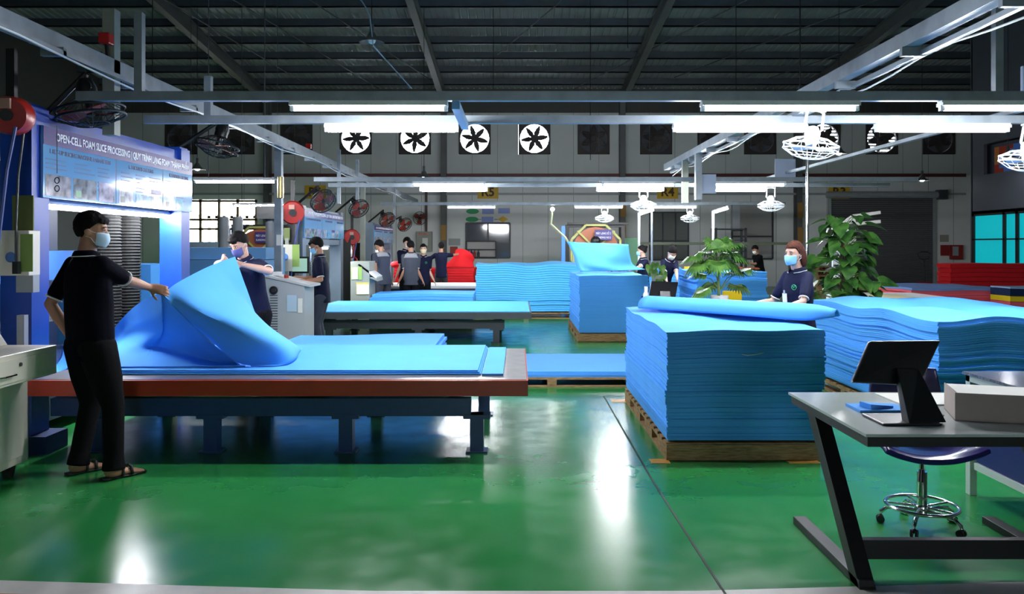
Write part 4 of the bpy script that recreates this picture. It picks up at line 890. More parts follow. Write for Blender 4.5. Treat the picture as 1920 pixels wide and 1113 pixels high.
D = [[at(205, 625, 6.95), at(238, 588, 6.75), at(270, 562, 6.35), at(302, 549, 6.04), at(303, 552, 6.03), at(308, 556, 6.03), at(355, 603, 6.1), at(405, 650, 6.12), at(450, 684, 6.14)],
     [at(215, 645, 6.9), at(236, 620, 6.85), at(268, 600, 6.5), at(302, 590, 6.15), at(303, 590, 6.15), at(310, 595, 6.2), at(355, 628, 6.3), at(402, 664, 6.25), at(452, 686, 6.16)],
     [at(205, 665, 6.6), at(232, 640, 6.8), at(264, 630, 6.6), at(300, 624, 6.35), at(303, 624, 6.35), at(312, 628, 6.4), at(355, 652, 6.4), at(400, 674, 6.3), at(454, 688, 6.17)],
     [at(170, 680, 6.2), at(205, 672, 6.3), at(240, 662, 6.4), at(280, 655, 6.5), at(284, 655, 6.5), at(300, 656, 6.5), at(350, 668, 6.4), at(400, 680, 6.3), at(456, 689, 6.16)],
     [at(150, 689, 6.03), at(190, 689, 6.03), at(230, 689, 6.04), at(262, 689, 6.05), at(266, 689, 6.05), at(290, 689, 6.05), at(345, 690, 6.06), at(400, 690, 6.07), at(460, 690, 6.1)]]
q.patch(D, 5)
g = [[at(138, 646, 6.6), at(135, 672, 6.5), at(122, 694, 6.4), at(105, 698, 6.4), at(88, 690, 6.4)], [at(118, 646, 7.2), at(115, 668, 7.0), at(104, 685, 6.9), at(92, 690, 6.9), at(80, 680, 6.9)]]
zmin = .612
for v in q.bm.verts:
    if v.co.z < zmin: v.co.z = zmin
o = tag(obj('lifted_foam_sheet', q, FOAM, org=(-2.2, 6.5, .61), smooth=2, mods=[('SOLIDIFY', dict(thickness=.009, offset=0)), ]), 'large blue foam sheet lifted and folded by two workers on the red edged table', 'foam sheet')
o.data.set_sharp_from_angle(angle=R(50))
tag(obj('hanging_foam_sheet', MB().patch(g, 6), FOAM, org=(-3.5, 6.3, .7), smooth=True, mods=[('SOLIDIFY', dict(thickness=.01, offset=0))]), 'curled edge of a blue foam sheet leaving the machine at the left', 'foam sheet')
# foam block waiting behind the portal, left
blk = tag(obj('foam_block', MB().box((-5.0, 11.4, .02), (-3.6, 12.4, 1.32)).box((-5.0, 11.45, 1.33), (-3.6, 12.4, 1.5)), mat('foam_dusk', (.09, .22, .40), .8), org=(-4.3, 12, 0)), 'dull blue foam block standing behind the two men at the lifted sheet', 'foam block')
tag(obj('foam_block', MB().box((-6.4, 9.6, .3), (-4.4, 10.4, 1.3)), FOAM, org=(-5, 10, .3)), 'blue foam block seen through the nearest machine portal', 'foam block')
tag(obj('block_trolley', MB().box((-6.5, 9.55, .0), (-4.3, 10.45, .29)), DGREY, org=(-5, 10, 0)), 'dark trolley under the foam block seen through the nearest portal', 'trolley')
# red and coloured stacks
pallet(-2.35, -.9, 20.9, 22.0, .12, 'pallet under the red stack before the back wall')
stack(-3.25, -1.15, 21.0, 22.4, .145, .93, 12, FOAM_RED, .01, 4, 4, .01, 'red foam sheet in the stack before the back wall', None, 'red foam sheets before the back wall', 41, short='red foam sheet before the back wall', nx=8, ny=4, drift=.006)
g = [[(-2.05, 21.1, .95), (-1.75, 21.15, 1.15), (-1.62, 21.2, 1.42)], [(-1.8, 21.05, .95), (-1.55, 21.1, 1.2), (-1.45, 21.15, 1.44)], [(-1.35, 21.1, .95), (-1.38, 21.15, 1.2), (-1.22, 21.2, 1.33)], [(-1.15, 21.2, .95), (-1.18, 21.3, 1.08), (-1.14, 21.3, 1.16)]]
tag(obj('lifted_foam_sheet', MB().patch([[V(c_) for c_ in r_] for r_ in g], 5), FOAM_RED, org=(-1.5, 21.1, .95), smooth=True, mods=[('SOLIDIFY', dict(thickness=.02, offset=0))]), 'red foam sheet pulled up by the worker with outstretched arm', 'foam sheet')
tag(obj('foam_offcut', MB().ell((-3.2, 21.2, 1.03), V((.16, 0, 0)), V((0, .2, 0)), V((0, 0, .09))), FOAM_RED, org=(-3.2, 21.2, .95)), 'crumpled red foam piece at the left end of the red stack', 'foam piece')
pallet(7.45, 9.15, 15.0, 16.6, .12, 'pallet under the pink stack at the right')
stack(7.42, 9.1, 14.95, 16.7, .15, .74, 13, FOAM_PINK, .015, 5, 5, .03, 'pink foam sheet in the stack before the red one at the right', 'blue foam sheet lying on top of the pink stack', 'pink foam sheets at the right', 42, short='pink foam sheet in the stack at the right', nx=10, ny=8, drift=.03, mtop=mat('foam_dull_blue', (.17, .30, .66), .8), gap=.08)
pallet(10.25, 12.2, 18.9, 19.5, .12, 'pallet under the tall red stack before the office')
stack(10.25, 12.25, 18.9, 19.5, .15, 1.10, 9, FOAM_RED, .02, 3, 3, .02, 'red foam sheet in the tall stack before the cyan window', None, 'red foam sheets before the cyan window', 43, short='red foam sheet before the cyan window', nx=12, ny=4, drift=.012, gap=.07)
z = .15
pallet(8.75, 9.75, 14.2, 14.9, .12, 'pallet under the multicoloured foam pile at the right edge')
for k, (m, h, nm) in enumerate(((FOAM_RED, .30, 'red'), (FOAM_PINK, .08, 'pink'), (FOAM_YEL, .10, 'yellow'), (FOAM_NAVY, .13, 'navy'), (mat('foam_pale_blue', (.35, .55, .85), .8), .03, 'pale blue'))):
    tag(obj('foam_slab', sheet(8.78, 9.62, 14.25, 14.85, h-.006, 6, 3, lambda x, y: .004*math.sin(6*x), 0, random.Random(k)), m, org=(0, 0, 0)), nm+' foam slab in the multicoloured pile at the right edge', 'foam slab').location.z = z; z += h
for y_, lab in ((10.6, 'white and cream sheets lying on a low stack behind the wavy blue stack'),):
    pallet(4.4, 5.6, 10.0, 11.4, .12, 'pallet under the white sheets behind the wavy blue stack')
    tag(obj('foam_slab', MB().box((4.4, 10.0, .125), (5.6, 11.4, .86)), FOAM_WHT, org=(5, 10.6, .12)), 'thick white foam slab behind the wavy blue stack', 'foam slab')
    tag(obj('paper_sheet', MB().box((4.5, 10.1, .862), (5.1, 10.8, .87)), mat('cream_paper', (.8, .7, .4), .8), org=(4.8, 10.4, .86)), 'cream sheet lying on the white slab behind the wavy blue stack', 'paper')
# empty pallets piled by the roller door
for k in range(4): pallet(7.6+.05*(k % 2), 9.0+.05*(k % 2), 20.0, 21.2, .14, 'empty wooden pallet in the low pile left of the pink stack, %s' % ['at the bottom', 'second from the bottom', 'second from the top', 'on top']  [k]).location.z += .145*k
for k in range(6): pallet(9.3+.04*(k % 2), 10.4, 25.0, 26.2, .14, 'wooden pallet in the high pile behind the leafy climber, %s' % ['at the bottom', 'second layer', 'third layer', 'fourth layer', 'fifth layer', 'on top'][k]).location.z += .145*k
# pallet jack
pj = thing('pallet_jack', 'dark pallet jack handle standing before the roller door', 'pallet jack', (13.9, 27.0, 0))
p = V((13.75, 27, 0)); m_ = MB(); m_.cyl(p+V((0, 0, .1)), p+V((0, .05, 1.05)), .025); m_.tube([p+V((0, .05, 1.05)), p+V((-.16, .05, 1.1)), p+V((-.22, .05, 1.25)), p+V((-.1, .05, 1.32)), p+V((.1, .05, 1.32)), p+V((.22, .05, 1.25)), p+V((.16, .05, 1.1)), p+V((0, .05, 1.05))], .02, 6); obj('handle', m_, BLACKM, pj)
for s_ in (-.2, .2): obj('fork', MB().box((p.x+s_-.08, 27.1, .04), (p.x+s_+.08, 28.2, .09)), REDP, pj)
obj('body', MB().box((p.x-.2, 26.9, .03), (p.x+.2, 27.15, .3)), REDP, pj)
# ================================================================ FRONT DESK, STOOL, SIDE TABLE
def zdesk(label, x0, x1, y0, y1, zt, near=True):
    t = thing('office_desk', label, 'desk', ((x0+x1)/2, (y0+y1)/2, 0))
    obj('desk_top', MB().box((x0, y0, zt-.012), (x1, y1, zt)), GLASSTOP, t)
    obj('under_panel', MB().box((x0+.01, y0+.008, zt-.055), (x1-.01, y1-.02, zt-.012)), BLACKM, t)
    for X in (x0+.06, x1-.16):
        m_ = MB()
        m_.bar((X+.035, y0+.21, .02), (X+.035, y1+.10, .02), .07, .04, up=(0, 0, 1)); obj('foot', m_, BLACKM, t, bevel=.003)
        m_ = MB(); m_.hexa([(X, y0+.20, .0), (X+.075, y0+.20, .0), (X+.075, y0+.30, .0), (X, y0+.30, .0), (X, y1-.20, zt-.055), (X+.075, y1-.20, zt-.055), (X+.075, y1-.09, zt-.055), (X, y1-.09, zt-.055)]); obj('leg', m_, BLACKM, t, bevel=.003)
    obj('stretcher', MB().box((x0+.135, y0+.345, .082), (x1-.16, y0+.385, .17)), BLACKM, t)
    return t
zdesk('black framed desk with a grey glass top in the right foreground', 1.46, 2.72, 3.35, 4.31, .74)
# POS terminal on it
def terminal(c, s, yaw, label, tilt=.35):
    t = thing('touch_terminal', label, 'monitor', c); c = V(c); Z = Matrix.Rotation(yaw, 3, 'Z')
    def W(x, y, z): return c+Z @ V((x*s, y*s, z*s))
    m_ = MB(); m_.hexa([W(-.14, -.06, .0), W(.10, -.06, 0), W(.10, .16, 0), W(-.14, .16, 0), W(-.13, -.05, .012), W(.09, -.05, .012), W(.09, .15, .012), W(-.13, .15, .012)]); obj('base', m_, BLACKP, t)
    m_ = MB(); m_.hexa([W(-.085, -.06, .01), W(.085, -.06, .01), W(.085, .02, .01), W(-.085, .02, .01), W(-.06, .0, .235), W(.06, .0, .235), W(.06, .06, .235), W(-.06, .06, .235)]); obj('stand', m_, BLACKP, t, bevel=.004)
    q = math.tan(tilt)
    m_ = MB(); a0 = []
    for zz in (.14, .375):
        yc = .05-(zz-.24)*q*-1.0
        a0.append((zz, yc))
    (za, ya), (zb, yb) = a0
    m_.hexa([W(-.185, ya-.012, za), W(.185, ya-.012, za), W(.185, ya+.028, za-.01), W(-.185, ya+.028, za-.01), W(-.185, yb-.012, zb), W(.185, yb-.012, zb), W(.185, yb+.028, zb-.01), W(-.185, yb+.028, zb-.01)]); obj('screen_housing', m_, BLACKP, t, bevel=.012)
    m_ = MB(); m_.hexa([W(-.17, ya+.03, za+.005), W(.17, ya+.03, za+.005), W(.17, ya+.032, za+.005), W(-.17, ya+.032, za+.005), W(-.17, yb+.030, zb-.02), W(.17, yb+.030, zb-.02), W(.17, yb+.032, zb-.02), W(-.17, yb+.032, zb-.02)]); obj('screen', m_, mat('screen_glass', (.01, .01, .012), .05), t)
    return t
def tilt_terminal(c, label, corners, depth, base, stand):
    """terminal with a tilted screen: four back corners in space"""
    t = thing('touch_terminal', label, 'monitor', c)
    P = [V(q) for q in corners]; n = (P[1]-P[0]).cross(P[3]-P[0]).normalized()
    if n.y < 0: n = -n
    m_ = MB(); m_.hexa([P[0], P[1], P[1]+n*depth, P[0]+n*depth, P[3], P[2], P[2]+n*depth, P[3]+n*depth]); obj('screen_housing', m_, BLACKP, t, bevel=.010)
    ctr = (P[0]+P[1]+P[2]+P[3])/4
    Q = [ctr+(q-ctr)*.92+n*(depth+.0005) for q in P]; m_ = MB(); m_.hexa([Q[0], Q[1], Q[1]+n*.002, Q[0]+n*.002, Q[3], Q[2], Q[2]+n*.002, Q[3]+n*.002]); obj('screen', m_, mat('screen_glass', (.01, .01, .012), .05), t)
    obj('base', MB().box(*base), BLACKP, t, bevel=.004); obj('stand', MB().hexa(stand), BLACKP, t, bevel=.004); return t
Yd = 3.62
tilt_terminal(at(1700, 782, Yd), 'black touch terminal seen from behind on the glass topped desk', [at(1601, 716, 3.50), at(1727, 722, 3.66), at(1766, 637, 3.78), at(1634, 638, 3.62)], .028,
    ((1.60, 3.50, .741), (1.86, 3.72, .752)), [(1.715, 3.50, .75), (1.895, 3.53, .75), (1.885, 3.60, .75), (1.715, 3.57, .75), at(1682, 690, 3.60), at(1722, 690, 3.68), at(1722, 690, 3.70)+V((.0, .03, 0)), at(1682, 690, 3.62)+V((0, .03, 0))])
a_ = V((1.975, 3.61, .741))
bx = thing('document_tray', 'grey-brown card tray holding loose papers on the glass topped desk', 'tray', a_)
b_ = V((2.36, 3.50, .741)); c_ = V((2.46, 3.80, .741)); d_ = V((2.07, 3.88, .741)); H = V((0, 0, .125))
m_ = MB()
for p, q in ((a_, b_), (b_, c_), (d_, a_)): m_.bar(p+H*.5, q+H*.5, .004, .125, up=(0, 0, 1)) if False else m_.hexa([p, q, q+(q-p).cross(V((0, 0, 1))).normalized()*-.004, p+(q-p).cross(V((0, 0, 1))).normalized()*-.004, p+H, q+H, q+H+(q-p).cross(V((0, 0, 1))).normalized()*-.004, p+H+(q-p).cross(V((0, 0, 1))).normalized()*-.004])
m_.hexa([a_, b_, c_, d_, a_+V((0, 0, .004)), b_+V((0, 0, .004)), c_+V((0, 0, .004)), d_+V((0, 0, .004))]); obj('walls', m_, CARD, bx)
m_ = MB(); m_.hexa([a_+V((.03, .02, .11)), b_+V((-.02, .03, .11)), c_+V((-.03, -.03, .115)), d_+V((0, -.02, .12)), a_+V((.03, .02, .114)), b_+V((-.02, .03, .114)), c_+V((-.03, -.03, .119)), d_+V((0, -.02, .124))]); obj('paper_stack', m_, PAPER, bx)
tag(obj('paper_sheet', MB().box((1.90, 3.95, .741), (2.30, 4.25, .747)), PAPER, org=(2.1, 4.1, .741)), 'loose white papers on the desk behind the terminal', 'paper')
tag(obj('foam_sample', MB().box((1.62, 3.78, .741), (1.86, 3.95, .752)), FOAM, org=(1.7, 3.85, .741)), 'small flat blue foam sample on the desk behind the terminal', 'foam piece')
tag(obj('foam_sample', MB().hexa([(1.68, 3.8, .7525), (1.80, 3.83, .7525), (1.78, 3.90, .7525), (1.66, 3.88, .7525), (1.68, 3.8, .775), (1.80, 3.83, .762), (1.78, 3.90, .762), (1.66, 3.88, .775)]), FOAM, org=(1.7, 3.85, .7525)), 'small blue foam wedge on top of the flat foam sample', 'foam piece')
m_ = MB(); m_.tube([V((1.87, 3.6, .748)), V((1.92, 3.63, .75)), V((1.96, 3.68, .748)), V((1.99, 3.90, .748)), V((2.05, 4.0, .753))], .004, 6)
tag(obj('power_lead', m_, BLACKP, org=(1.9, 3.6, .745)), 'thin black lead from the terminal on the glass topped desk', 'cable')
# stool
st = thing('swivel_stool', 'navy swivel stool with chrome foot ring and five legs behind the desk', 'stool', (2.205, 4.36, 0)); c = V((2.205, 4.36, 0))
m_ = MB(); m_.patch([[c+V((x*.232*(1-.12*max(0, y))-.02, y*.21, .435+.045*x*x-.018*(1-y*y)*(1-x*x)-(.02 if y < -.9 else 0))) for x in (-1.15, -.8, -.3, .3, .8, 1.15)] for y in (-1.05, -.75, -.2, .3, .75, 1.0)], 5)
obj('seat', m_, mat('navy_shell', (.022, .018, .16), .22), st, smooth=True, mods=[('SOLIDIFY', dict(thickness=.030, offset=-1)), ('BEVEL', dict(width=.008, segments=2, limit_method='ANGLE'))])
m_ = MB(); m_.patch([[c+V((x*(.20-.05*max(0, u-.5)), .20+.05*u-.04*x*x, .50+u*.33)) for x in (-1.05, -.6, 0, .6, 1.05)] for u in (0, .35, .7, 1.0)], 5)
obj('backrest', m_, mat('navy_shell', (.022, .018, .16), .22), st, smooth=True, mods=[('SOLIDIFY', dict(thickness=.02, offset=0)), ('BEVEL', dict(width=.006, segments=2, limit_method='ANGLE'))])
obj('back_bracket', MB().tube([c+V((0, .05, .40)), c+V((0, .20, .40)), c+V((0, .262, .46)), c+V((0, .262, .62))], .012, 8), BLACKM, st)
m_ = MB(); m_.cyl(c+V((0, 0, .20)), c+V((0, 0, .41)), .014, n=18); m_.cyl(c+V((0, 0, .10)), c+V((0, 0, .30)), .026, n=20); m_.lathe(c, [(.01, .055), (.035, .06), (.035, .11), (.03, .12), (.01, .125)], 20); obj('gas_column', m_, CHROME, st, smooth=2)
obj('seat_plate', MB().box(c+V((-.07, -.07, .385)), c+V((.07, .07, .405))), BLACKM, st)
m_ = MB(); m_.cyl(c+V((-.02, -.05, .39)), c+V((-.055, -.10, .33)), .005); m_.cyl(c+V((-.055, -.10, .34)), c+V((-.065, -.11, .275)), .011, .016); obj('height_lever', m_, BLACKP, st)
m_ = MB(); m_.ring(c+V((0, 0, .115)), (0, 0, 1), .182, .0095, 48, 10)
for k in range(5): a0 = 2*PI*k/5+.3; m_.cyl(c+V((0, 0, .11)), c+V((.18*math.cos(a0), .18*math.sin(a0), .115)), .006)
obj('foot_ring', m_, CHROME, st, smooth=2)
for k in range(5):
    a0 = 2*PI*k/5+.3; d = V((math.cos(a0), math.sin(a0), 0))
    m_ = MB(); m_.tube([c+V((0, 0, .085)), c+d*.10+V((0, 0, .092)), c+d*.175+V((0, 0, .086)), c+d*.205+V((0, 0, .062)), c+d*.208+V((0, 0, .035))], .011, 10); lg = obj('leg', m_, CHROME, st, smooth=2)
    m_ = MB(); s_ = V((-d.y, d.x, 0)); q = c+d*.208+V((0, 0, .021))
    for sg in (-1, 1): m_.cyl(q+s_*sg*.006, q+s_*sg*.018, .021, n=18)
    m_.ball(q+V((0, 0, .014)), .014); obj('caster', m_, BLACKP, lg, smooth=2)
# white framed side table at the right edge
sd = thing('side_table', 'white framed table with speckled grey top at the right edge', 'table', (3.4, 4.3, 0))
FRW = mat('aluminium_profile', (.62, .66, .66), .35, metal=.2)
obj('table_top', MB().box((2.765, 3.3, .733), (4.3, 4.97, .750)), mat('speckled_top', (.16, .18, .24), .15, noise_amt=.6, nscale=60), sd)
m_ = MB(); m_.box((2.775, 3.35, .695), (2.815, 4.95, .732)); m_.box((2.775, 4.91, .695), (4.25, 4.95, .732)); m_.box((2.775, 3.35, .17), (2.815, 4.86, .21)); m_.box((2.80, 4.91, .17), (4.25, 4.95, .21)); obj('frame', m_, FRW, sd)
for X, y_ in ((2.775, 4.91), (4.21, 4.91), (2.775, 3.35)): obj('leg', MB().box((X, y_-.005, 0), (X+.042, y_+.042, .694)), FRW, sd)
obj('side_panel', MB().box((2.79, 3.4, .215), (2.80, 4.86, .66)), mat('deep_blue_panel', (.006, .012, .12), .5), sd)
obj('back_panel', MB().box((2.86, 4.92, .215), (4.2, 4.93, .69)), mat('deep_blue_panel', (.006, .012, .12), .5), sd)
# second desk behind the front stack with its terminal, pots etc.
zdesk('second desk of the same kind behind the large front stack', 1.48, 2.95, 9.3, 10.35, .74)
tilt_terminal(at(1245, 572, 9.6), 'small black touch terminal on the second desk, behind the front stack', [at(1216, 560, 9.6), at(1266, 562, 9.6), at(1272, 528, 9.75), at(1221, 526, 9.75)], .03,
    ((1.66, 9.55, .741), (1.92, 9.8, .752)), [(1.71, 9.55, .75), (1.86, 9.55, .75), (1.86, 9.62, .75), (1.71, 9.62, .75), at(1237, 545, 9.62), at(1256, 545, 9.62), at(1256, 545, 9.66), at(1237, 545, 9.66)])
tag(obj('card_box', MB().box((1.90, 9.36, .741), (2.25, 9.60, .82)), mat('pale_pink_card', (.60, .52, .56), .8), org=(2, 9.5, .741)), 'pale card box beside the small terminal on the second desk', 'box')
bt = thing('glue_bottle', 'small white bottle with dark cap beside the small terminal', 'bottle', (1.56, 9.7, .741))
obj('body', MB().lathe((1.56, 9.7, .741), [(.001, 0), (.035, 0), (.035, .20), (.02, .23), (.001, .23)], 12), WHITEP, bt, smooth=2); obj('cap', MB().lathe((1.56, 9.7, .972), [(.001, 0), (.022, 0), (.02, .06), (.001, .06)], 12), WHITEP, bt)
tag(obj('foam_sample', MB().box((2.28, 9.38, .741), (2.36, 9.5, .86)), FOAM, org=(2.3, 9.4, .741)), 'small upright blue foam sample beside the white plant pot', 'foam piece')
tag(obj('yellow_board', MB().box((2.72, 10.6, 0), (2.98, 10.63, .93)), FOAM_YEL, org=(2.7, 10.6, 0), bevel=.03), 'yellow rounded board standing behind the white plant pot', 'board')
YT = (2.55, 2.95)
for k, (m, nm, z) in enumerate(((mat('cloth_red', (.5, .03, .03), .8), 'folded red cloth at the bottom of the small pile beside the pot', .741), (mat('cloth_orange', (.75, .25, .02), .8), 'folded orange cloth in the small pile beside the pot', .772), (FOAM_YEL, 'yellow folded cloth on top of the small pile beside the pot', .803))):
    tag(obj('folded_cloth', sheet(2.57, 2.86+.04*(2-k), 9.5, 9.8, .029, 6, 3, lambda x, y: .0, .01, random.Random(k)), m, org=(0, 0, 0)), nm, 'cloth').location.z = z
# blue seat behind second desk
bs = thing('swivel_stool', 'navy stool back showing behind the small terminal', 'stool', (1.87, 10.7, 0)); c = V((1.87, 10.75, 0))
obj('backrest', MB().patch([[c+V((x*.20, .03*(1-x*x), .60+u*.25)) for x in (-1, 0, 1)] for u in (0, .5, 1)], 4), mat('navy_shell', (.022, .018, .16), .22), bs, smooth=True, mods=[('SOLIDIFY', dict(thickness=.02, offset=0))])
obj('seat', MB().lathe(c+V((0, -.1, .43)), [(.001, 0), (.19, 0), (.2, .03), (.001, .03)], 20), mat('navy_shell', (.022, .018, .16), .22), bs)
obj('gas_column', MB().cyl(c+V((0, -.1, .03)), c+V((0, -.1, .43)), .02), CHROME, bs); obj('foot_ring', MB().ring(c+V((0, -.1, .03)), (0, 0, 1), .2, .02, 24, 6), CHROME, bs)
obj('back_bracket', MB().tube([c+V((0, -.1, .44)), c+V((0, .02, .45)), c+V((0, .035, .7))], .012, 6), BLACKM, bs)
# dark chair at right edge behind stack
oc = thing('office_chair', 'black office chair half hidden at the right edge behind the wavy stack', 'chair', (4.62, 7.3, 0)); c = V((5.35, 7.6, 0))
obj('backrest', MB().patch([[c+V((x*.23, .05*(1-x*x), .62+u*.53-.05*x*x*u)) for x in (-1, 0, 1)] for u in (0, .5, 1)], 4), BLACKC, oc, smooth=True, mods=[('SOLIDIFY', dict(thickness=.06, offset=0))])
obj('seat', MB().box(c+V((-.25, -.5, .42)), c+V((.25, 0, .5))), BLACKC, oc, bevel=.03); obj('gas_column', MB().cyl(c+V((0, -.25, .06)), c+V((0, -.25, .42)), .03), BLACKM, oc); obj('back_bracket', MB().bar(c+V((0, -.05, .45)), c+V((0, .09, .7)), .06, .02), BLACKM, oc)
m_ = MB()
for k in range(5): a0 = k*2*PI/5; m_.bar(c+V((0, -.25, .07)), c+V((.28*math.cos(a0), -.25+.28*math.sin(a0), .03)), .05, .05)
obj('star_base', m_, BLACKM, oc)
# ================================================================ CONSOLES
k1 = thing('control_console', 'cream operator console with a drawer at the left edge', 'console', (-3.3, 5.0, 0))
obj('cabinet', MB().box((-3.95, 4.45, .09), (-3.285, 5.37, .67)), CREAM, k1, bevel=.006)
obj('side_door', MB().box((-3.286, 4.52, .14), (-3.278, 5.31, .62)), CREAM, k1, bevel=.002)
dr = obj('drawer_unit', MB().box((-3.95, 4.35, .675), (-3.085, 5.36, .865)), CREAM, k1, bevel=.006)
fd = obj('drawer_front', MB().box((-3.086, 4.42, .695), (-3.076, 5.30, .835)), CREAM, k1, bevel=.002)
m_ = MB(); m_.tube([V((-3.077, 4.76, .74)), V((-3.055, 4.77, .742)), V((-3.055, 4.88, .742)), V((-3.077, 4.89, .74))], .006, 8); obj('handle', m_, CHROME, fd)
obj('lock', MB().cyl((-3.077, 4.95, .795), (-3.068, 4.95, .795), .012, n=16), DGREY, fd)
m_ = MB(); m_.hexa([(-3.95, 4.40, .867), (-3.40, 4.40, .867), (-3.40, 5.34, .867), (-3.95, 5.34, .867), (-3.95, 4.40, 1.32), (-3.70, 4.40, 1.32), (-3.70, 5.34, 1.32), (-3.95, 5.34, 1.32)]); hd_ = obj('sloping_housing', m_, CREAM, k1, bevel=.005)
m_ = MB(); m_.hexa([(-3.455, 4.5, .93), (-3.435, 4.5, .93), (-3.435, 5.22, .93), (-3.455, 5.22, .93), (-3.650, 4.5, 1.27), (-3.63, 4.5, 1.27), (-3.63, 5.22, 1.27), (-3.650, 5.22, 1.27)]); obj('control_panel', m_, mat('panel_beige', (.45, .43, .38), .3), hd_)
m_ = MB(); m_.cyl((-3.43, 5.27, .95), (-3.41, 5.27, .96), .012, n=12); obj('screw_knob', m_, DGREY, hd_)
for y_ in (4.55, 5.28):
    m_ = MB(); m_.cyl((-3.38, y_, .04), (-3.34, y_, .04), .04, n=18); m_.box((-3.39, y_-.03, .05), (-3.33, y_+.03, .089)); obj('caster', m_, RUBBER, k1)
k2 = thing('control_console', 'grey operator console with vents and a round speaker grille, used by the standing worker', 'console', (-3.1, 10.6, 0))
a_, b_ = at(490, 515, 10.5), at(571, 515, 10.5); GC = mat('console_grey', (.42, .43, .46), .4)
x0, x1 = a_.x, b_.x
m_ = MB(); m_.hexa([(x0+.02, 10.5, .05), (x1, 10.5, .05), (x1, 11.0, .05), (x0+.02, 11.0, .05), (x0+.02, 10.5, 1.12), (x1, 10.5, 1.0), (x1, 11.0, 1.0), (x0+.02, 11.0, 1.12)]); obj('body', m_, GC, k2, bevel=.008)
m_ = MB(); m_.hexa([(x0, 10.47, 1.13), (x1+.08, 10.47, .985), (x1+.08, 11.03, .985), (x0, 11.03, 1.13), (x0, 10.47, 1.16), (x1+.08, 10.47, 1.015), (x1+.08, 11.03, 1.015), (x0, 11.03, 1.16)]); tp = obj('sloping_top', m_, mat('console_light', (.55, .55, .56), .35), k2)
m_ = MB(); m_.cyl((x0+.30, 10.6, 1.10), (x0+.30, 10.6, 1.14), .03, n=14); obj('stop_button', m_, REDP, tp)
m_ = MB(); m_.box((x0+.12, 10.6, 1.13), (x0+.2, 10.75, 1.18)); obj('white_switch_box', m_, WHITEP, tp)
p = at(513, 544, 10.49); obj('speaker_grille', MB().lathe(p, [(.001, -.005), (.055, -.005), (.055, .012), (.045, .012), (.04, .006), (.03, .012), (.001, .012)], 24, ax=(0, -1, 0)), BLACKP, k2)
m_ = MB()
for k in range(16): zz = .87-k*.034; m_.box((p.x-.05, 10.493, zz), (p.x+.05, 10.499, zz+.012))
obj('vent_slots', m_, DGREY, k2)
p = at(548, 567, 10.49); obj('document', MB().box(p+V((-.07, -.004, -.12)), p+V((.06, .006, .10))), mat('paper_blue', (.45, .58, .72), .7), k2)
p = at(563, 572, 10.49); obj('document', MB().box(p+V((-.03, -.006, -.10)), p+V((.03, .003, .09))), PAPER, k2)
k3 = thing('control_console', 'grey-green operator console with tilted panel beside the group of workers', 'console', (-3.0, 15.4, 0))
Y3 = 15.0; a_, b_ = at(657, 490, Y3), at(693, 490, Y3)
obj('body', MB().box((a_.x, Y3, .0), (b_.x, Y3+.6, a_.z)), GREYG, k3, bevel=.01)
p0, p1, p2 = at(671, 497, Y3), at(697, 519, Y3), at(708, 527, Y3)
m_ = MB(); m_.hexa([at(693, 521, Y3), p2, p2+V((0, .6, 0)), at(693, 521, Y3)+V((0, .6, 0)), p1+V((-.03, 0, 0)), p1+V((.1, 0, -.02)), p1+V((.1, .6, -.02)), p1+V((-.03, .6, 0))]); obj('shelf', m_, GREYG, k3)
m_ = MB(); m_.hexa([p0, p1+V((.08, 0, -.03)), p1+V((.08, .6, -.03)), p0+V((0, .6, 0)), p0+V((.02, 0, .03)), p1+V((.10, 0, -.0)), p1+V((.10, .6, -.0)), p0+V((.02, .6, .03))]); obj('tilted_panel', m_, WHITEP, k3)
p = at(667, 512, Y3); obj('green_notice', MB().box(p+V((-.09, -.01, -.12)), p+V((.12, .0, .12))), mat('notice_green', (.28, .42, .10), .6), k3); obj('white_notice', MB().box(p+V((-.07, -.015, -.11)), p+V((.04, -.005, .11))), PAPER, k3)
p = at(681, 541, Y3); obj('yellow_notice', MB().box(p+V((-.13, -.01, -.11)), p+V((.11, .0, .12))), mat('notice_yellow', (.62, .50, .12), .6), k3); obj('white_notice', MB().box(p+V((-.12, -.015, -.10)), p+V((.11, -.005, .08))), PAPER, k3)
# notices, posts and small screens round machine 2
p = at(536, 482, 12.6); t = thing('notice_board', 'cream board with a blue round emblem beside the standing worker', 'notice', p); obj('panel', MB().box(p+V((-.13, 0, -.22)), p+V((.1, .02, .2))), mat('board_cream', (.62, .6, .52), .6), t)
obj('emblem', MB().cyl(p+V((-.02, .0, 0)), p+V((-.02, -.006, 0)), .06, n=20), mat('sticker_blue', (.10, .22, .55), .5), t)
obj('green_strip', MB().box(p+V((.1, .0, -.15)), p+V((.21, .02, .2))), mat('notice_green', (.28, .42, .10), .6), t); obj('stand', MB().box(p+V((-.02, .02, -p.z)), p+V((.03, .06, .3))), GREYG, t)
tag(obj('wall_notice', MB().box(at(519, 440, 11.35), at(528, 460, 11.33)), PAPER, org=at(523, 450, 11.35)), 'white paper notice taped on the grey post below the cable rail', 'notice')
mo = thing('monitor', 'pale screened monitor facing the standing worker', 'monitor', at(562, 500, 12.9)); p = at(562, 497, 12.9)
obj('housing', MB().box(p+V((-.17, 0, -.13)), p+V((.15, .04, .14))), BLACKP, mo); obj('screen', MB().box(p+V((-.14, -.004, -.1)), p+V((.12, .0, .11))), mat('lit_screen', (.35, .55, .45), .3, emit=.5), mo); obj('stand', MB().box(p+V((-.03, .01, -p.z)), p+V((.03, .035, -.13))), GREYP, mo)
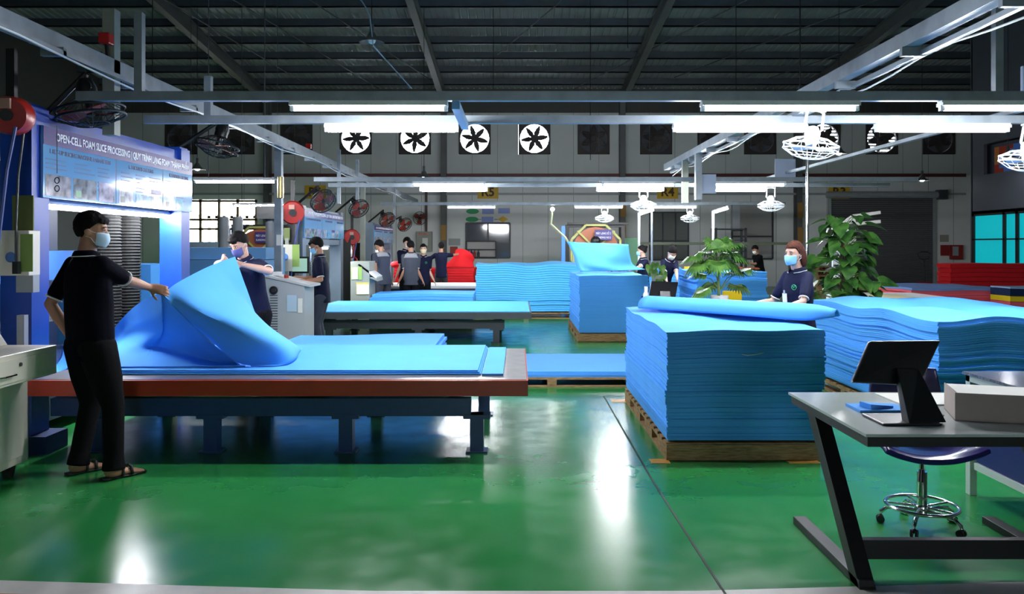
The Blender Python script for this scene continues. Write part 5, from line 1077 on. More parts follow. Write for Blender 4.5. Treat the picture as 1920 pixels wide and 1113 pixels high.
tag(obj('green_notice', MB().box(at(533, 427, 12.9), at(543, 450, 12.88)), mat('notice_green2', (.16, .20, .06), .6), org=at(538, 440, 12.9)), 'dull green notice hanging left of the middle banner', 'notice')
tag(obj('machine_column', MB().box((-3.72, 12.95, 0), (-3.60, 13.1, 2.15)), BLACKM, org=(-3.65, 13, 0)), 'black upright post with cables left of the middle banner', 'post')
tag(obj('machine_column', MB().box((-4.3, 19.3, 0), (-4.02, 19.6, 1.9)), BLACKM, org=(-4.1, 19.4, 0)), 'black upright post below the farthest hose reel', 'post')
tag(obj('hanging_hook', MB().cyl(at(663, 482, 19.4), at(663, 457, 19.4), .03).ring(at(663, 488, 19.4), (0, 1, 0), .08, .02, 14, 5), REDP, org=at(663, 480, 19)), 'small red hook block hanging below the farthest reel', 'hook')
# grey tall tanks and splitting machine behind the second worker
for px, w_, lab in ((420, 18, 'left'), (446, 17, 'right')):
    p = at(px, 410, 17); tk = thing('upright_tank', 'tall grey cylinder behind the bending worker, %s one of the pair' % lab, 'tank', (p.x, 17, 0))
    r_ = w_*17/1500/1.0*.55; obj('shell', MB().lathe((p.x, 17, 0), [(.001, 0), (r_, 0), (r_, p.z), (r_*.85, p.z+.04), (.001, p.z+.04)], 20), mat('tank_grey', (.30, .32, .35), .5), tk, smooth=2)
tag(obj('grey_cabinet', MB().box((-8.6, 19.6, 0), (-6.9, 20.4, 1.62)), mat('cab_bluegrey', (.20, .26, .34), .5), org=(-7.5, 20, 0)), 'pale blue-grey cabinet behind the lifted sheet at the left', 'cabinet')
def saw(cx, y, r, z, label, sc_=1.):
    t = thing('circular_splitter', label, 'machine', (cx, y, 0)); YG = mat('yellow_green_frame', (.42, .42, .12), .5)
    obj('disc', MB().lathe((cx, y, z), [(.001, -.05), (r*.86, -.05), (r*.86, .05), (.001, .05)], 28, ax=(0, 1, 0)), mat('brick_disc', (.42, .12, .05), .5), t, smooth=2)
    m_ = MB(); n = 8
    for k in range(n):
        a0, a1 = 2*PI*(k+.5)/n, 2*PI*(k+1.5)/n; m_.bar((cx+r*math.cos(a0), y-.1, z+r*math.sin(a0)), (cx+r*math.cos(a1), y-.1, z+r*math.sin(a1)), .06, .06)
    for k in (0, 2): a0 = PI/4+k*PI/4; m_.bar((cx+r*math.cos(a0), y-.15, z+r*math.sin(a0)), (cx-r*math.cos(a0), y-.15, z-r*math.sin(a0)), .05, .05)
    obj('ring_frame', m_, YG, t)
    m_ = MB(); m_.box((cx-r-.1, y+.1, 0), (cx-r, y+.25, z+r*.95)); m_.box((cx+r, y+.1, 0), (cx+r+.1, y+.25, z+r*.95)); m_.box((cx-r, y+.1, z+r*.85), (cx+r, y+.25, z+r*.95)); obj('gantry', m_, BLACKM, t)
    obj('blue_side_beam', MB().box((cx-r-.22, y-.1, 0), (cx-r-.12, y+.1, z+r*.9)), mat('bright_blue_paint', (.05, .25, .75), .4), t)
    pl = obj('name_board', MB().box((cx-.05, y-.32, z+r*.35), (cx+.42, y-.30, z+r*.75)), mat('sign_purple', (.035, .02, .16), .5), t)
    WH = mat('banner_white', (.85, .86, .9), .4)
    text('MÁY LẠNG SỐ 2', .085, WH, pl, (cx-.02, y-.33, z+r*.57), (1, 0, 0), (0, 0, 1), width=.40); text('SLANDING NO.2', .075, WH, pl, (cx-.02, y-.33, z+r*.42), (1, 0, 0), (0, 0, 1), width=.40)
    obj('motor_rail', MB().box((cx-r-.05, y-.05, z+r*.95), (cx+r*1.25, y+.1, z+r*1.03)), BLACKM, t)
    return t
SAW = saw(2.15, 22.0, .72, 1.42, 'round orange splitting machine with yellow frame behind the lifted sheet at centre')
saw(-6.9, 21.5, .72, 1.35, 'round orange splitting machine partly hidden behind the bending worker')
obj('motor', MB().ball(at(1117, 452, 21.7), .14), BLACKM, SAW)
tag(obj('green_crate', MB().box((2.9, 22.6, 0), (3.4, 22.9, 1.74)), mat('crate_green', (.08, .22, .12), .6), org=(3.1, 22.7, 0)), 'green crate behind the lifted foam sheet at the centre', 'crate')
pl_ = thing('task_lamp', 'white angled pipe with a lamp left of the orange splitting machine', 'lamp', at(1033, 395, 20)); m_ = MB(); m_.tube([at(1036, 392, 20), at(1033, 420, 20), at(1060, 445, 20), at(1075, 470, 20), V((at(1075, 470, 20).x, 20, 0))], .03, 6); obj('pipe', m_, mat('pipe_green', (.45, .5, .3), .5), pl_); obj('lamp', MB().ball(at(1036, 392, 20), .05), LAMPLIT, pl_)
# posts with task lights, rack at back
for px, py0, py1, Y, lab in ((1198, 398, 0, 17.5, 'thin white lamp post left of the far window'), (1337, 395, 0, 17.5, 'thin white lamp post behind the palm plant')):
    p = at(px, py0, Y); t = thing('task_lamp', lab, 'lamp', (p.x, Y, 0)); obj('post', MB().cyl((p.x, Y, 0), (p.x, Y, p.z), .028), WHITEP, t); obj('arm', MB().bar((p.x, Y, p.z), (p.x+.32, Y, p.z+.1), .03, .03), WHITEP, t)
    obj('tube', MB().cyl((p.x+.04, Y, p.z-.03), (p.x+.32, Y, p.z+.055), .022), TUBE, t)
tag(obj('post', MB().cyl((3.0, 17.85, 0), (3.0, 17.85, 2.5), .025), GALV, org=(3.0, 17.85, 0)), 'thin grey post right of the left lamp post before the far window', 'post')
tag(obj('chrome_pole', MB().cyl((3.95, 10.9, 0), (3.95, 10.9, 2.80), .022), CHROME, org=(3.95, 10.9, 0)), 'thin chrome pole rising behind the seated height of the leafy climber', 'pole')['label'] = 'thin chrome pole rising behind the woman at the front stack'
rk = thing('shelf_rack', 'dark empty shelf rack before the back wall behind the palm', 'rack', at(1371, 470, 26)); a_, b_ = at(1343, 427, 26), at(1399, 427, 26)
for X in (a_.x, b_.x): obj('upright', MB().box((X-.03, 26, 0), (X+.03, 26.1, a_.z)), DGREY, rk); obj('upright', MB().box((X-.03, 26.5, 0), (X+.03, 26.6, a_.z)), DGREY, rk)
for k in range(6): z = a_.z-.04-k*.36; obj('shelf', MB().box((a_.x, 26, z-.02), (b_.x, 26.6, z+.02)), DGREY, rk)
tag(obj('wall_duct', MB().box(at(1374, 385, 27), at(1384, 433, 27.2)), GREYP, org=at(1379, 400, 27)), 'grey vertical duct in front of the back wall above the rack', 'duct')
wt = thing('work_table', 'table with brown cut pieces where the far man works', 'table', at(1410, 500, 20.5)); a_, b_ = at(1375, 497, 20.3), at(1428, 497, 20.3)
obj('table_top', MB().box((a_.x, 20.3, .85), (b_.x, 21.0, .89)), DGREY, wt)
for X in (a_.x+.03, b_.x-.08): obj('leg', MB().box((X, 20.4, 0), (X+.05, 20.45, .85)), DGREY, wt); obj('leg', MB().box((X, 20.9, 0), (X+.05, 20.95, .85)), DGREY, wt)
for k in range(5):
    X = a_.x+.12+k*.13; tag(obj('brown_piece', MB().ell((X, 20.55, .93+.012*(k % 2)), V((.10, 0, 0)), V((0, .2, 0)), V((0, 0, .04))), mat('rust_foam', (.45, .13, .05), .8), org=(X, 20.55, .9)), 'rust brown cut piece on the far man\'s table, %s' % ['leftmost', 'second from left', 'middle one', 'second from right', 'rightmost'][k], 'piece', 'brown cut pieces on the far table')
bar_ = tag(obj('guard_rail', MB().box((2.8, 24, 1.55), (8.2, 24.06, 1.63)).box((2.8, 24, 0), (2.86, 24.06, 1.6)).box((8.14, 24, 0), (8.2, 24.06, 1.6)), mat('rail_olive', (.12, .14, .09), .5), org=(5, 24, 0)), 'dark olive rail running before the far windows', 'rail')
fs = thing('display_frame', 'white slanted frame stand behind the leafy climber', 'stand', at(1600, 500, 12)); 
for s0, s1 in (((1578, 420), (1600, 405)), ((1600, 405), (1650, 398)), ((1578, 422), (1650, 415)), ((1600, 405), (1604, 560))):
    obj('bar', MB().bar(at(*s0, 11.5), at(*s1, 11.5), .045, .045), mat('frame_white', (.65, .63, .6), .5), fs)
obj('backing_board', MB().box(at(1562, 415, 11.6), at(1602, 520, 11.65)), mat('pale_board', (.7, .72, .76), .6), fs); p = at(1602, 520, 11.6); obj('stand_leg', MB().box((p.x-.03, 11.6, 0), (p.x+.03, 11.66, 1.2)), mat('frame_white', (.65, .63, .6), .5), fs)
# ================================================================ PLANTS
PALM = leaf_mat('palm_leaf', (.035, .12, .02), (.13, .28, .05)); CLIMB = leaf_mat('climber_leaf', (.012, .055, .010), (.05, .14, .022)); STEM = mat('stem_brown', (.10, .07, .03), .8); STEMG = mat('stem_green', (.10, .16, .05), .6)
def fan_leaf(mb, base, tip, r, rnd, n=15, spread=1.25):
    base, tip = V(base), V(tip); d = (tip-base).normalized(); a, b = mb.frame_of(d); 
    if b.z < 0: b = -b
    s_ = d.cross(V((0, 0, 1))); s_ = s_.normalized() if s_.length > .1 else a; u = s_.cross(d)
    for k in range(n):
        t = (k/(n-1)-.5)*2; an = t*spread*1.25; L = r*(1-.25*abs(t))*rnd.uniform(.9, 1.05)
        dd = d*math.cos(an)+s_*math.sin(an); w_ = r*.11; cr = dd.cross(u).normalized()
        p0 = tip; p1 = tip+dd*L*.55+u*.01; p2 = tip+dd*L-V((0, 0, L*.35))
        f0, f1 = p0, p1
        mb.quad(p0-cr*.002, p1-cr*w_+u*.006, p1+V((0, 0, .004)), p0+cr*.002); mb.quad(p0+cr*.002, p1+V((0, 0, .004)), p1+cr*w_+u*.006, p0+cr*.004)
        mb.quad(p1-cr*w_+u*.006, p2, p2+V((0, 0, .001)), p1+V((0, 0, .004))); mb.quad(p1+V((0, 0, .004)), p2, p2+V((0, 0, .001)), p1+cr*w_+u*.006)
pp = thing('potted_palm', 'fan leaved potted palm in a white pot on the second desk', 'plant', (2.42, 9.75, .742)); pc_ = V((2.43, 9.62, .742)); rnd = random.Random(4)
obj('pot', MB().lathe(pc_, [(.001, 0), (.085, 0), (.10, .02), (.108, .185), (.10, .19), (.095, .17), (.001, .17)], 24), mat('pot_white', (.62, .60, .58), .5), pp, smooth=2)
stems = MB(); fol = MB()
top = pc_+V((-.02, .02, .52)); stems.tube([pc_+V((0, 0, .1)), pc_+V((-.01, 0, .3)), top], [.022, .018, .014], 8)
targets = [(1310, 545), (1330, 530), (1392, 535), (1385, 505), (1300, 498), (1335, 500), (1375, 495), (1405, 500), (1295, 478), (1320, 470), (1350, 478), (1375, 470), (1385, 455), (1345, 455), (1330, 448), (1360, 445), (1310, 488), (1366, 488), (1325, 490), (1345, 490), (1355, 466), (1335, 462), (1388, 480), (1310, 510), (1240, 510), (1232, 500)]
for i, (px, py) in enumerate(targets):
    if px < 1260: continue
    tp_ = at(px, py, 9.62+rnd.uniform(-.22, .22)); b0 = top if py < 500 else pc_+V((0, 0, .25))
    mid = (b0+tp_)/2+V((0, 0, .06)); tp2 = b0+(tp_-b0)*.72; stems.tube([b0, b0+(mid-b0)*.8, tp2], [.007, .005, .004], 5)
    fan_leaf(fol, mid, tp2+V((0, 0, .02)), .23 if py > 465 else .20, rnd, 17)
obj('stem', stems, STEMG, pp); obj('foliage', fol, PALM, pp)
def heart(mb, c, d, u, L, W, rnd):
    d = V(d).normalized(); s_ = d.cross(V(u)).normalized(); u = s_.cross(d); c = V(c)
    prof = [(-.12, .30), (0, .46), (.2, .52), (.45, .42), (.7, .25), (1.0, .0)]
    L_, R_, Mi = [], [], []
    for t, w_ in prof:
        m_0 = c+d*(t if t > 0 else 0)*L-u*(t*t*.22*L); Mi.append(mb.bm.verts.new(m_0)); q = c+d*t*L-u*(t*t*.22*L)
        L_.append(mb.bm.verts.new(q-s_*w_*W+u*w_*.16*W)); R_.append(mb.bm.verts.new(q+s_*w_*W+u*w_*.16*W))
    for i in range(len(prof)-1):
        mb.bm.faces.new((Mi[i], L_[i], L_[i+1], Mi[i+1])); mb.bm.faces.new((Mi[i], Mi[i+1], R_[i+1], R_[i]))
cp = thing('climbing_plant', 'tall leafy climber with broad heart shaped leaves behind the wavy stack', 'plant', (4.0, 9.75, 0)); cc = V((3.98, 9.75, 0))
obj('pot', MB().lathe(cc, [(.001, 0), (.17, 0), (.21, .38), (.19, .38), (.18, .34), (.001, .34)], 24), mat('pot_grey', (.3, .3, .3), .6), cp, smooth=2)
obj('moss_pole', MB().cyl(cc+V((0, 0, .3)), cc+V((0, 0, 1.65)), .045), STEM, cp)
fol = MB(); stems = MB(); rnd = random.Random(11)
for k in range(150):
    z = rnd.uniform(.62, 1.86); an = rnd.uniform(-PI, PI); rad = rnd.uniform(.10, .42)*(1 if z < 1.4 else .75); 
    c0 = cc+V((0, 0, z-.1)); c1 = cc+V((math.cos(an)*rad, math.sin(an)*rad*.8, z+rnd.uniform(-.03, .06)))
    stems.tube([c0, (c0+c1)/2+V((0, 0, .05)), c1], .005, 4)
    heart(fol, c1, V((math.cos(an+rnd.uniform(-.7, .7)), math.sin(an), -.45+rnd.uniform(-.6, .5))), V((rnd.uniform(-.3, .3), rnd.uniform(-.9, .3), 1)), rnd.uniform(.13, .24), rnd.uniform(.12, .22), rnd)
obj('stem', stems, STEMG, cp); obj('foliage', fol, CLIMB, cp)
hp = thing('potted_plant', 'small drooping green plant behind the women, left of the palm', 'plant', (3.0, 12.0, 0)); hc = at(1232, 505, 12.2)
obj('stand', MB().cyl((hc.x, 12.2, 0), (hc.x, 12.2, .95), .03), DGREY, hp); obj('pot', MB().lathe((hc.x, 12.2, .95), [(.001, 0), (.07, 0), (.09, .12), (.001, .12)], 14), mat('pot_grey', (.3, .3, .3), .6), hp)
fol = MB(); rnd = random.Random(3); stems = MB()
for px, py in ((1218, 497), (1228, 493), (1240, 498), (1243, 510), (1232, 515), (1236, 524), (1226, 506), (1220, 503)):
    q = at(px, py, 12.2+rnd.uniform(-.1, .1)); stems.tube([V((hc.x, 12.2, 1.06)), (V((hc.x, 12.2, 1.2))+q)/2, q], .004, 4); heart(fol, q, V((q.x-hc.x+.01, -.2, -.4)), (0, -.4, 1), .14, .12, rnd)
obj('stem', stems, STEMG, hp); obj('foliage', fol, PALM, hp)
ep = thing('potted_palm', 'small palm with drooping leaf tips at the right edge', 'plant', (3.45, 4.75, .75)); ec = V((3.42, 4.7, .751))
obj('pot', MB().lathe(ec, [(.001, 0), (.06, 0), (.08, .14), (.07, .14), (.001, .12)], 20), mat('pot_white', (.62, .60, .58), .5), ep, smooth=2)
fol = MB(); stems = MB(); rnd = random.Random(6)
for dx, dy, dz in ((-.19, -.1, .42), (-.13, .08, .47), (.1, 0, .5), (-.04, -.2, .5), (.2, .1, .4), (.02, .2, .52)):
    q = ec+V((dx, dy, dz)); stems.tube([ec+V((0, 0, .12)), ec+V((dx*.4, dy*.4, dz*.75)), q], .004, 5); fan_leaf(fol, ec+V((dx*.3, dy*.3, dz*.9)), q, .15, rnd, 13)
obj('stem', stems, STEMG, ep); obj('foliage', fol, PALM, ep)
# ================================================================ PEOPLE
def ik(S, T, l1, l2, pole):
    S, T, pole = V(S), V(T), V(pole); d = T-S; L = d.length
    if L > (l1+l2)*.995: T = S+d*((l1+l2)*.995/L); d = T-S; L = d.length
    a = (l1*l1-l2*l2+L*L)/(2*L); h = math.sqrt(max(0, l1*l1-a*a)); u = d/L
    p = pole-u*pole.dot(u); p = p.normalized() if p.length > 1e-4 else V((0, 0, -1))
    return S+u*a+p*h, T
def hand(mb, w, d, pn, s, curl=.5, side=1, pinch=.0):
    """w wrist, d along the hand, pn palm normal, side: thumb side sign"""
    d = V(d).normalized(); pn = V(pn); pn = (pn-d*pn.dot(d)).normalized(); x = d.cross(pn)*side
    L = .085*s; k0 = w+d*L
    mb.loft([(w-d*.01, x*.026*s, pn*.018*s), (w+d*L*.35, x*.034*s, pn*.016*s), (w+d*L*.8, x*.040*s, pn*.014*s), (k0+d*.004, x*.038*s, pn*.011*s)], 12)
    for i, (off, ln) in enumerate(((-.030, .072), (-.010, .080), (.010, .074), (.029, .058))):
        p = w+d*L*.93-x*off*s*1.0*-1*-1; dd = (d+x*(-off)*2.2*-1*-.6).normalized(); c = curl*(1+.12*i)
        r = (.0092, .0088, .0085, .0078)[i]*s; seg = (.45, .32, .26)
        for j in range(3):
            q = p+dd*ln*seg[j]*s; mb.cone(p, r*(1-.08*j), q, r*(.92-.08*j), 8); p = q
            dd = (dd*math.cos(c*.9)+pn*math.sin(c*.9)).normalized()
    p = w+d*L*.28+x*.026*s*1.0; dd = (d*.55+x*.75+pn*.35).normalized()
    for j in range(2):
        q = p+dd*.036*s; mb.cone(p, .0115*s*(1-.1*j), q, .0100*s*(1-.12*j), 8); p = q; dd = (dd+d*.45+pn*(.3+pinch)).normalized()
def person(name, label, base, yaw, H, pelv=(0, 0), lean=(0, 0), hz=None, lh=None, rh=None, lf=(.0, .10), rf=(.0, -.10), hy=0, hp=0, hr=0, shirt=NAVYC, pants=BLACKC, mask=MASKB, hair='short',
           hairm=HAIR, skin=SKIN, vox=.0075, fem=False, trim=True, yoke=False, badge=False, emblem=False, curl=.5, polL=(0, 0, -1), polR=(0, 0, -1), shoes='sandal', shpn=None, hdirL=None, hdirR=None, legs=True, build=1.0, maskoff=0):
    t = thing(name, label, 'person', (base[0], base[1], 0)); s = H/1.70
    f = V((math.cos(yaw), math.sin(yaw), 0)); l = V((-f.y, f.x, 0)); up = V((0, 0, 1)); B = V((base[0], base[1], 0))
    P = B+f*pelv[0]+l*pelv[1]+up*((hz or .525)*H); 
    tu = (up+f*lean[0]+l*lean[1]).normalized(); tf = (f-tu*f.dot(tu)).normalized(); tl = tu.cross(tf)
    sw = (.165 if not fem else .145)*s*build
    Cs = P+tu*.295*H; N = P+tu*.345*H; SL = Cs+tl*sw-tu*.01; SR = Cs-tl*sw-tu*.01
    hd = (tu*.6+up*.4).normalized(); Hc = N+hd*.035*H+tf*.015*s+up*.028*H
    hf = Matrix.Rotation(hy, 3, 'Z') @ V((tf.x, tf.y, 0)).normalized(); hl = up.cross(hf); hf2 = (hf*math.cos(hp)-up*math.sin(hp)); hu = hf2.cross(hl); 
    if hr: q = Matrix.Rotation(hr, 3, hf2); hl = q @ hl; hu = q @ hu
    Hc = Hc+hf2*.015*s+hu*.028*s
    b = MB()
    # head and neck
    b.cone(N-tu*.03*s, .060*s, Hc-hu*.055*s-hf2*.012*s, .052*s, 14)
    b.ell(Hc+hu*.022*s-hf2*.006*s, hl*.074*s, hf2*.093*s, hu*.090*s, 20, 14)
    b.ell(Hc-hu*.028*s+hf2*.022*s, hl*.064*s, hf2*.066*s, hu*.078*s, 18, 12)
    b.ell(Hc-hu*.085*s+hf2*.050*s, hl*.030*s, hf2*.030*s, hu*.024*s, 12, 8)
    b.cone(Hc+hu*.012*s+hf2*.082*s, .009*s, Hc-hu*.026*s+hf2*.102*s, .014*s, 8)
    b.ell(Hc-hu*.062*s+hf2*.080*s, hl*.024*s, hf2*.012*s, hu*.011*s, 10, 6)
    for sg in (-1, 1):
        b.ell(Hc+hl*.075*s*sg-hu*.012*s-hf2*.008*s, hl*.010*s, hf2*.019*s, hu*.031*s, 10, 8)
        b.ell(Hc+hl*.030*s*sg+hu*.028*s+hf2*.076*s, hl*.022*s, hf2*.014*s, hu*.008*s, 8, 6)
    b.cone(P, .10*s, N-tu*.07*s, .058*s, 12); b.cone(SL, .045*s, SR, .045*s, 10)
    sh = MB(); trims = []
    ua, fa = .170*H, .150*H
    for sd, S, Tg, pol, hdir in ((1, SL, lh, polL, hdirL), (-1, SR, rh, polR, hdirR)):
        if Tg is None: Tg = S+tl*sd*.08*s-up*.30*H+tf*.03
        E, W_ = ik(S, Tg, ua, fa, pol)
        k = .88 if fem else 1.
        b.cone(S, .047*s*k, S+(E-S)*.5, .046*s*k, 12); b.cone(S+(E-S)*.5, .046*s*k, E, .037*s*k, 12); b.cone(E, .038*s*k, E+(W_-E)*.35, .039*s*k, 12); b.cone(E+(W_-E)*.35, .039*s*k, W_, .025*s*k, 12)
        d = V(hdir) if hdir is not None else (W_-E); pn = (tl*-sd) if shpn is None else V(shpn)
        hand(b, W_, d, pn, s*(.92 if fem else 1), curl, side=sd)
        e = S+(E-S)*.72; sh.cone(S+tl*sd*-.01, .066*s*k, e, .058*s*k, 14)
        trims.append((e, (E-S).normalized(), .0585*s*k))
    # torso of the shirt
    hem = P-up*.075*H
    cw = (.172 if not fem else .158)*s*build; wa = (.150 if not fem else .132)*s*build
    sh.loft([(hem, l*cw*.98, f*.122*s), (P, l*cw*.97, f*.120*s), (P+tu*.11*H, tl*wa, tf*.108*s*build), (P+tu*.20*H, tl*cw*.98, tf*(.118 if not fem else .125)*s), (P+tu*.265*H, tl*cw*.99, tf*.105*s), (P+tu*.305*H, tl*sw*.86, tf*.075*s), (P+tu*.326*H, tl*.085*s, tf*.066*s), (P+tu*.335*H, tl*.062*s, tf*.056*s)], 22, p=2.4)
    sh.cone(SL-tl*.02, .060*s, SR+tl*.02, .060*s, 12)
    R_m = [('REMESH', dict(mode='VOXEL', voxel_size=vox)), ('SMOOTH', dict(factor=.5, iterations=4))]
    # trousers and legs
    feet = MB(); tr = MB(); hipw = .085*s*build
    if legs:
        for sd, ft in ((1, lf), (-1, rf)):
            Hp = P-up*.03*H+l*sd*hipw; A = B+f*ft[0]+l*ft[1]+up*.075*s; Kn, A = ik(Hp, A, .229*H, .230*H, f+l*sd*.12)
            b.cone(Hp, .06*s, Kn, .045*s, 10); b.cone(Kn, .045*s, A, .032*s, 10)
            tr.cone(Hp, .098*s*build, Hp+(Kn-Hp)*.5, .085*s*build, 16); tr.cone(Hp+(Kn-Hp)*.5, .085*s*build, Kn, .070*s, 16); tr.cone(Kn, .070*s, Kn+(A-Kn)*.9, .062*s, 16); tr.cyl(Kn+(A-Kn)*.85, A-up*.02, .064*s, .072*s, 16)
            toe = A+f*.16*s-up*.055*s
            b.loft([(A+up*-.02-f*.055*s, l*.025*s, up*.028*s), (A-f*.02*s-up*.035*s, l*.034*s, up*.036*s), (A+f*.06*s-up*.042*s, l*.040*s, up*.030*s), (toe-up*.002, l*.044*s, up*.018*s)], 12)
            for k in range(5): q = toe+l*(k-2)*.016*s; b.cone(q, .010*s, q+f*(.026-.004*abs(k-1 if sd < 0 else k-3))*s-up*.002, .009*s, 6)
            if shoes == 'sandal':
                feet.loft([(A-f*.075*s-up*.066*s, l*.036*s, up*.008*s), (A-f*.0*s-up*.066*s, l*.040*s, up*.0085*s), (A+f*.10*s-up*.066*s, l*.050*s, up*.0085*s), (A+f*.20*s-up*.066*s, l*.040*s, up*.008*s)], 14, p=3)
                feet.tube([A+f*.10*s+l*.048*s-up*.06*s, A+f*.10*s+l*.035*s-up*.015*s, A+f*.10*s-up*.006*s, A+f*.10*s-l*.035*s-up*.015*s, A+f*.10*s-l*.048*s-up*.06*s], .010*s, 6)
                feet.tube([A+f*.04*s+l*.042*s-up*.06*s, A+f*.05*s+l*.03*s+up*.0*s, A+f*.05*s+up*.008, A+f*.05*s-l*.03*s, A+f*.04*s-l*.042*s-up*.06*s], .009*s, 6)
            else:
                feet.loft([(A-f*.08*s-up*.04*s, l*.036*s, up*.038*s), (A-up*.035*s, l*.042*s, up*.042*s), (A+f*.10*s-up*.045*s, l*.050*s, up*.032*s), (A+f*.20*s-up*.052*s, l*.036*s, up*.022*s)], 14, p=2.6)
        tr.loft([(P-up*.06*H, l*cw*.86, f*.105*s), (P-up*.02*H, l*cw*.92, f*.110*s), (P+up*.02*H, l*wa, f*.10*s)], 18)
    bo = obj('body', b, skin, t, smooth=True, mods=R_m)
    obj('shirt', sh, shirt, t, smooth=True, mods=[('REMESH', dict(mode='VOXEL', voxel_size=max(vox, .010))), ('SMOOTH', dict(factor=.5, iterations=4))])
    if legs:
        obj('trousers', tr, pants, t, smooth=True, mods=[('REMESH', dict(mode='VOXEL', voxel_size=max(vox, .010))), ('SMOOTH', dict(factor=.5, iterations=4))])
        obj('sandals' if shoes == 'sandal' else 'shoes', feet, BLACKP, t, smooth=True)
    if trim:
        for e, d, r in trims: obj('sleeve_trim', MB().ring(e+d*.044*s*.9, d, r*.86, .0065*s, 28, 6), TRIMW, t, smooth=True)
        cN = N-tu*.030*s; an = [PI*.62+2*PI*.88*k/14 for k in range(15)]
        def cr(a_, r_, z_): return cN+(tl*math.cos(a_)*r_*1.06+tf*math.sin(a_)*r_)*s+tu*(z_-.016*max(0, math.sin(a_)))*s
        co = obj('collar', MB().patch([[cr(a_, .066, .030) for a_ in an], [cr(a_, .078, .014) for a_ in an], [cr(a_, .086, -.012) for a_ in an]], 2), shirt, t, smooth=True, mods=[('SOLIDIFY', dict(thickness=.004, offset=1))])
        obj('collar_stripe', MB().tube([cr(a_, .0905, -.006) for a_ in an], .0030*s, 5), TRIMW, co)
    if yoke:
        m_ = MB(); m_.loft([(P+tu*.272*H, tl*cw*1.03, tf*.115*s), (P+tu*.308*H, tl*sw*.93, tf*.086*s), (P+tu*.336*H, tl*.088*s, tf*.072*s)], 22, p=2.4); obj('shoulder_yoke', m_, LGREYC, t, smooth=True)
    if badge:
        q = P+tu*.17*H+tf*.127*s+tl*.06*s*(1 if badge == 1 else -1); m_ = MB(); m_.loft([(q, tl*.027, tu*.042), (q+tf*.004, tl*.027, tu*.042)], 4, p=2); 
        m_ = MB(); m_.hexa([q-tl*.026-tu*.04, q+tl*.026-tu*.04, q+tl*.026-tu*.04+tf*.004, q-tl*.026-tu*.04+tf*.004, q-tl*.026+tu*.04, q+tl*.026+tu*.04, q+tl*.026+tu*.04+tf*.004, q-tl*.026+tu*.04+tf*.004]); bd = obj('name_badge', m_, WHITEP, t)
        m_ = MB(); m_.hexa([q-tl*.009+tu*.04, q+tl*.009+tu*.04, q+tl*.009+tu*.04+tf*.008, q-tl*.009+tu*.04+tf*.008, q-tl*.007+tu*.068, q+tl*.007+tu*.068, q+tl*.007+tu*.068+tf*.008, q-tl*.007+tu*.068+tf*.008]); obj('clip', m_, GREYP, bd)
    if emblem:
        q = P+tu*.235*H+tf*.122*s+tl*.065*s*emblem; m_ = MB(); n_ = (tf+tl*.25*emblem).normalized(); m_.ring(q, n_, .022, .0035, 20, 5); a_, b_ = tl, tu
        m_.tube([q-a_*.012+b_*.012+n_*.002, q+a_*.0-b_*.006+n_*.002, q+a_*.014+b_*.014+n_*.002], .003, 5); obj('chest_emblem', m_, GREENL, t)
    # face: eyes, brows
    for sg in (-1, 1):
        e = Hc+hl*.030*s*sg+hu*.012*s+hf2*.080*s
        ey = obj('eye', MB().ell(e, hl*.012*s, hf2*.007*s, hu*.0045*s, 10, 6), mat('eye_white', (.42, .38, .36), .4), t, smooth=True)
        obj('iris', MB().ell(e+hf2*.0045*s, hl*.0062*s, hf2*.0045*s, hu*.0062*s, 8, 6), BLACKP, ey, smooth=True)
        obj('eyebrow', MB().tube([e+hl*-.014*s*sg+hu*.018*s+hf2*.008*s, e+hu*.022*s+hf2*.010*s, e+hl*.018*s*sg+hu*.017*s+hf2*.0*s], .0028*s, 5), hairm, t)
    # mask
    if mask:
        rows = []
        for i in range(6):
            u_ = i/5; z_ = -.006-.098*u_; row = []
            for j in range(13):
                v_ = (j/12-.5)*2; an = v_*1.12; rr = (.088+.018*math.cos(v_*1.5)*math.sin(u_*PI*.85+.25))*(1-.20*max(0, u_-.55)); 
                row.append(Hc+hu*z_*s*(1-.25*abs(v_)**2*.6)-hu*.004*s*abs(v_)+hl*math.sin(an)*.077*s*(1-.18*u_)+hf2*(math.cos(an)*rr*1.02+.012-.010*(1-math.cos(an)))*s)
            rows.append(row)
        m_ = MB(); vs = [[m_.bm.verts.new(p) for p in r] for r in rows]
        for i in range(5):
            for j in range(12): m_.bm.faces.new((vs[i][j], vs[i][j+1], vs[i+1][j+1], vs[i+1][j]))
        mk = obj('face_mask', m_, mask, t, smooth=True, mods=[('SOLIDIFY', dict(thickness=.004, offset=1)), ('SUBSURF', dict(levels=1))] if vox < .01 else [('SOLIDIFY', dict(thickness=.005, offset=1))])
        if vox < .011:
            m_ = MB()
            for sg in (-1, 1):
                for z_ in (-.012, -.08): m_.tube([Hc+hl*.070*s*sg+hu*z_*s+hf2*.045*s, Hc+hl*.080*s*sg+hu*(z_*.6+(.0 if z_ > -.05 else -.0))*s+hf2*.02*s, Hc+hl*.080*s*sg+hu*(.012 if z_ > -.05 else -.04)*s-hf2*.012*s], .0016, 5)
            obj('ear_loop', m_, TRIMW, mk)
    # hair
    m_ = MB(); nA, nP = 28, 12; rg = []; inner = []
    rnd = random.Random(len(label)); hc = Hc+hu*.030*s-hf2*.010*s
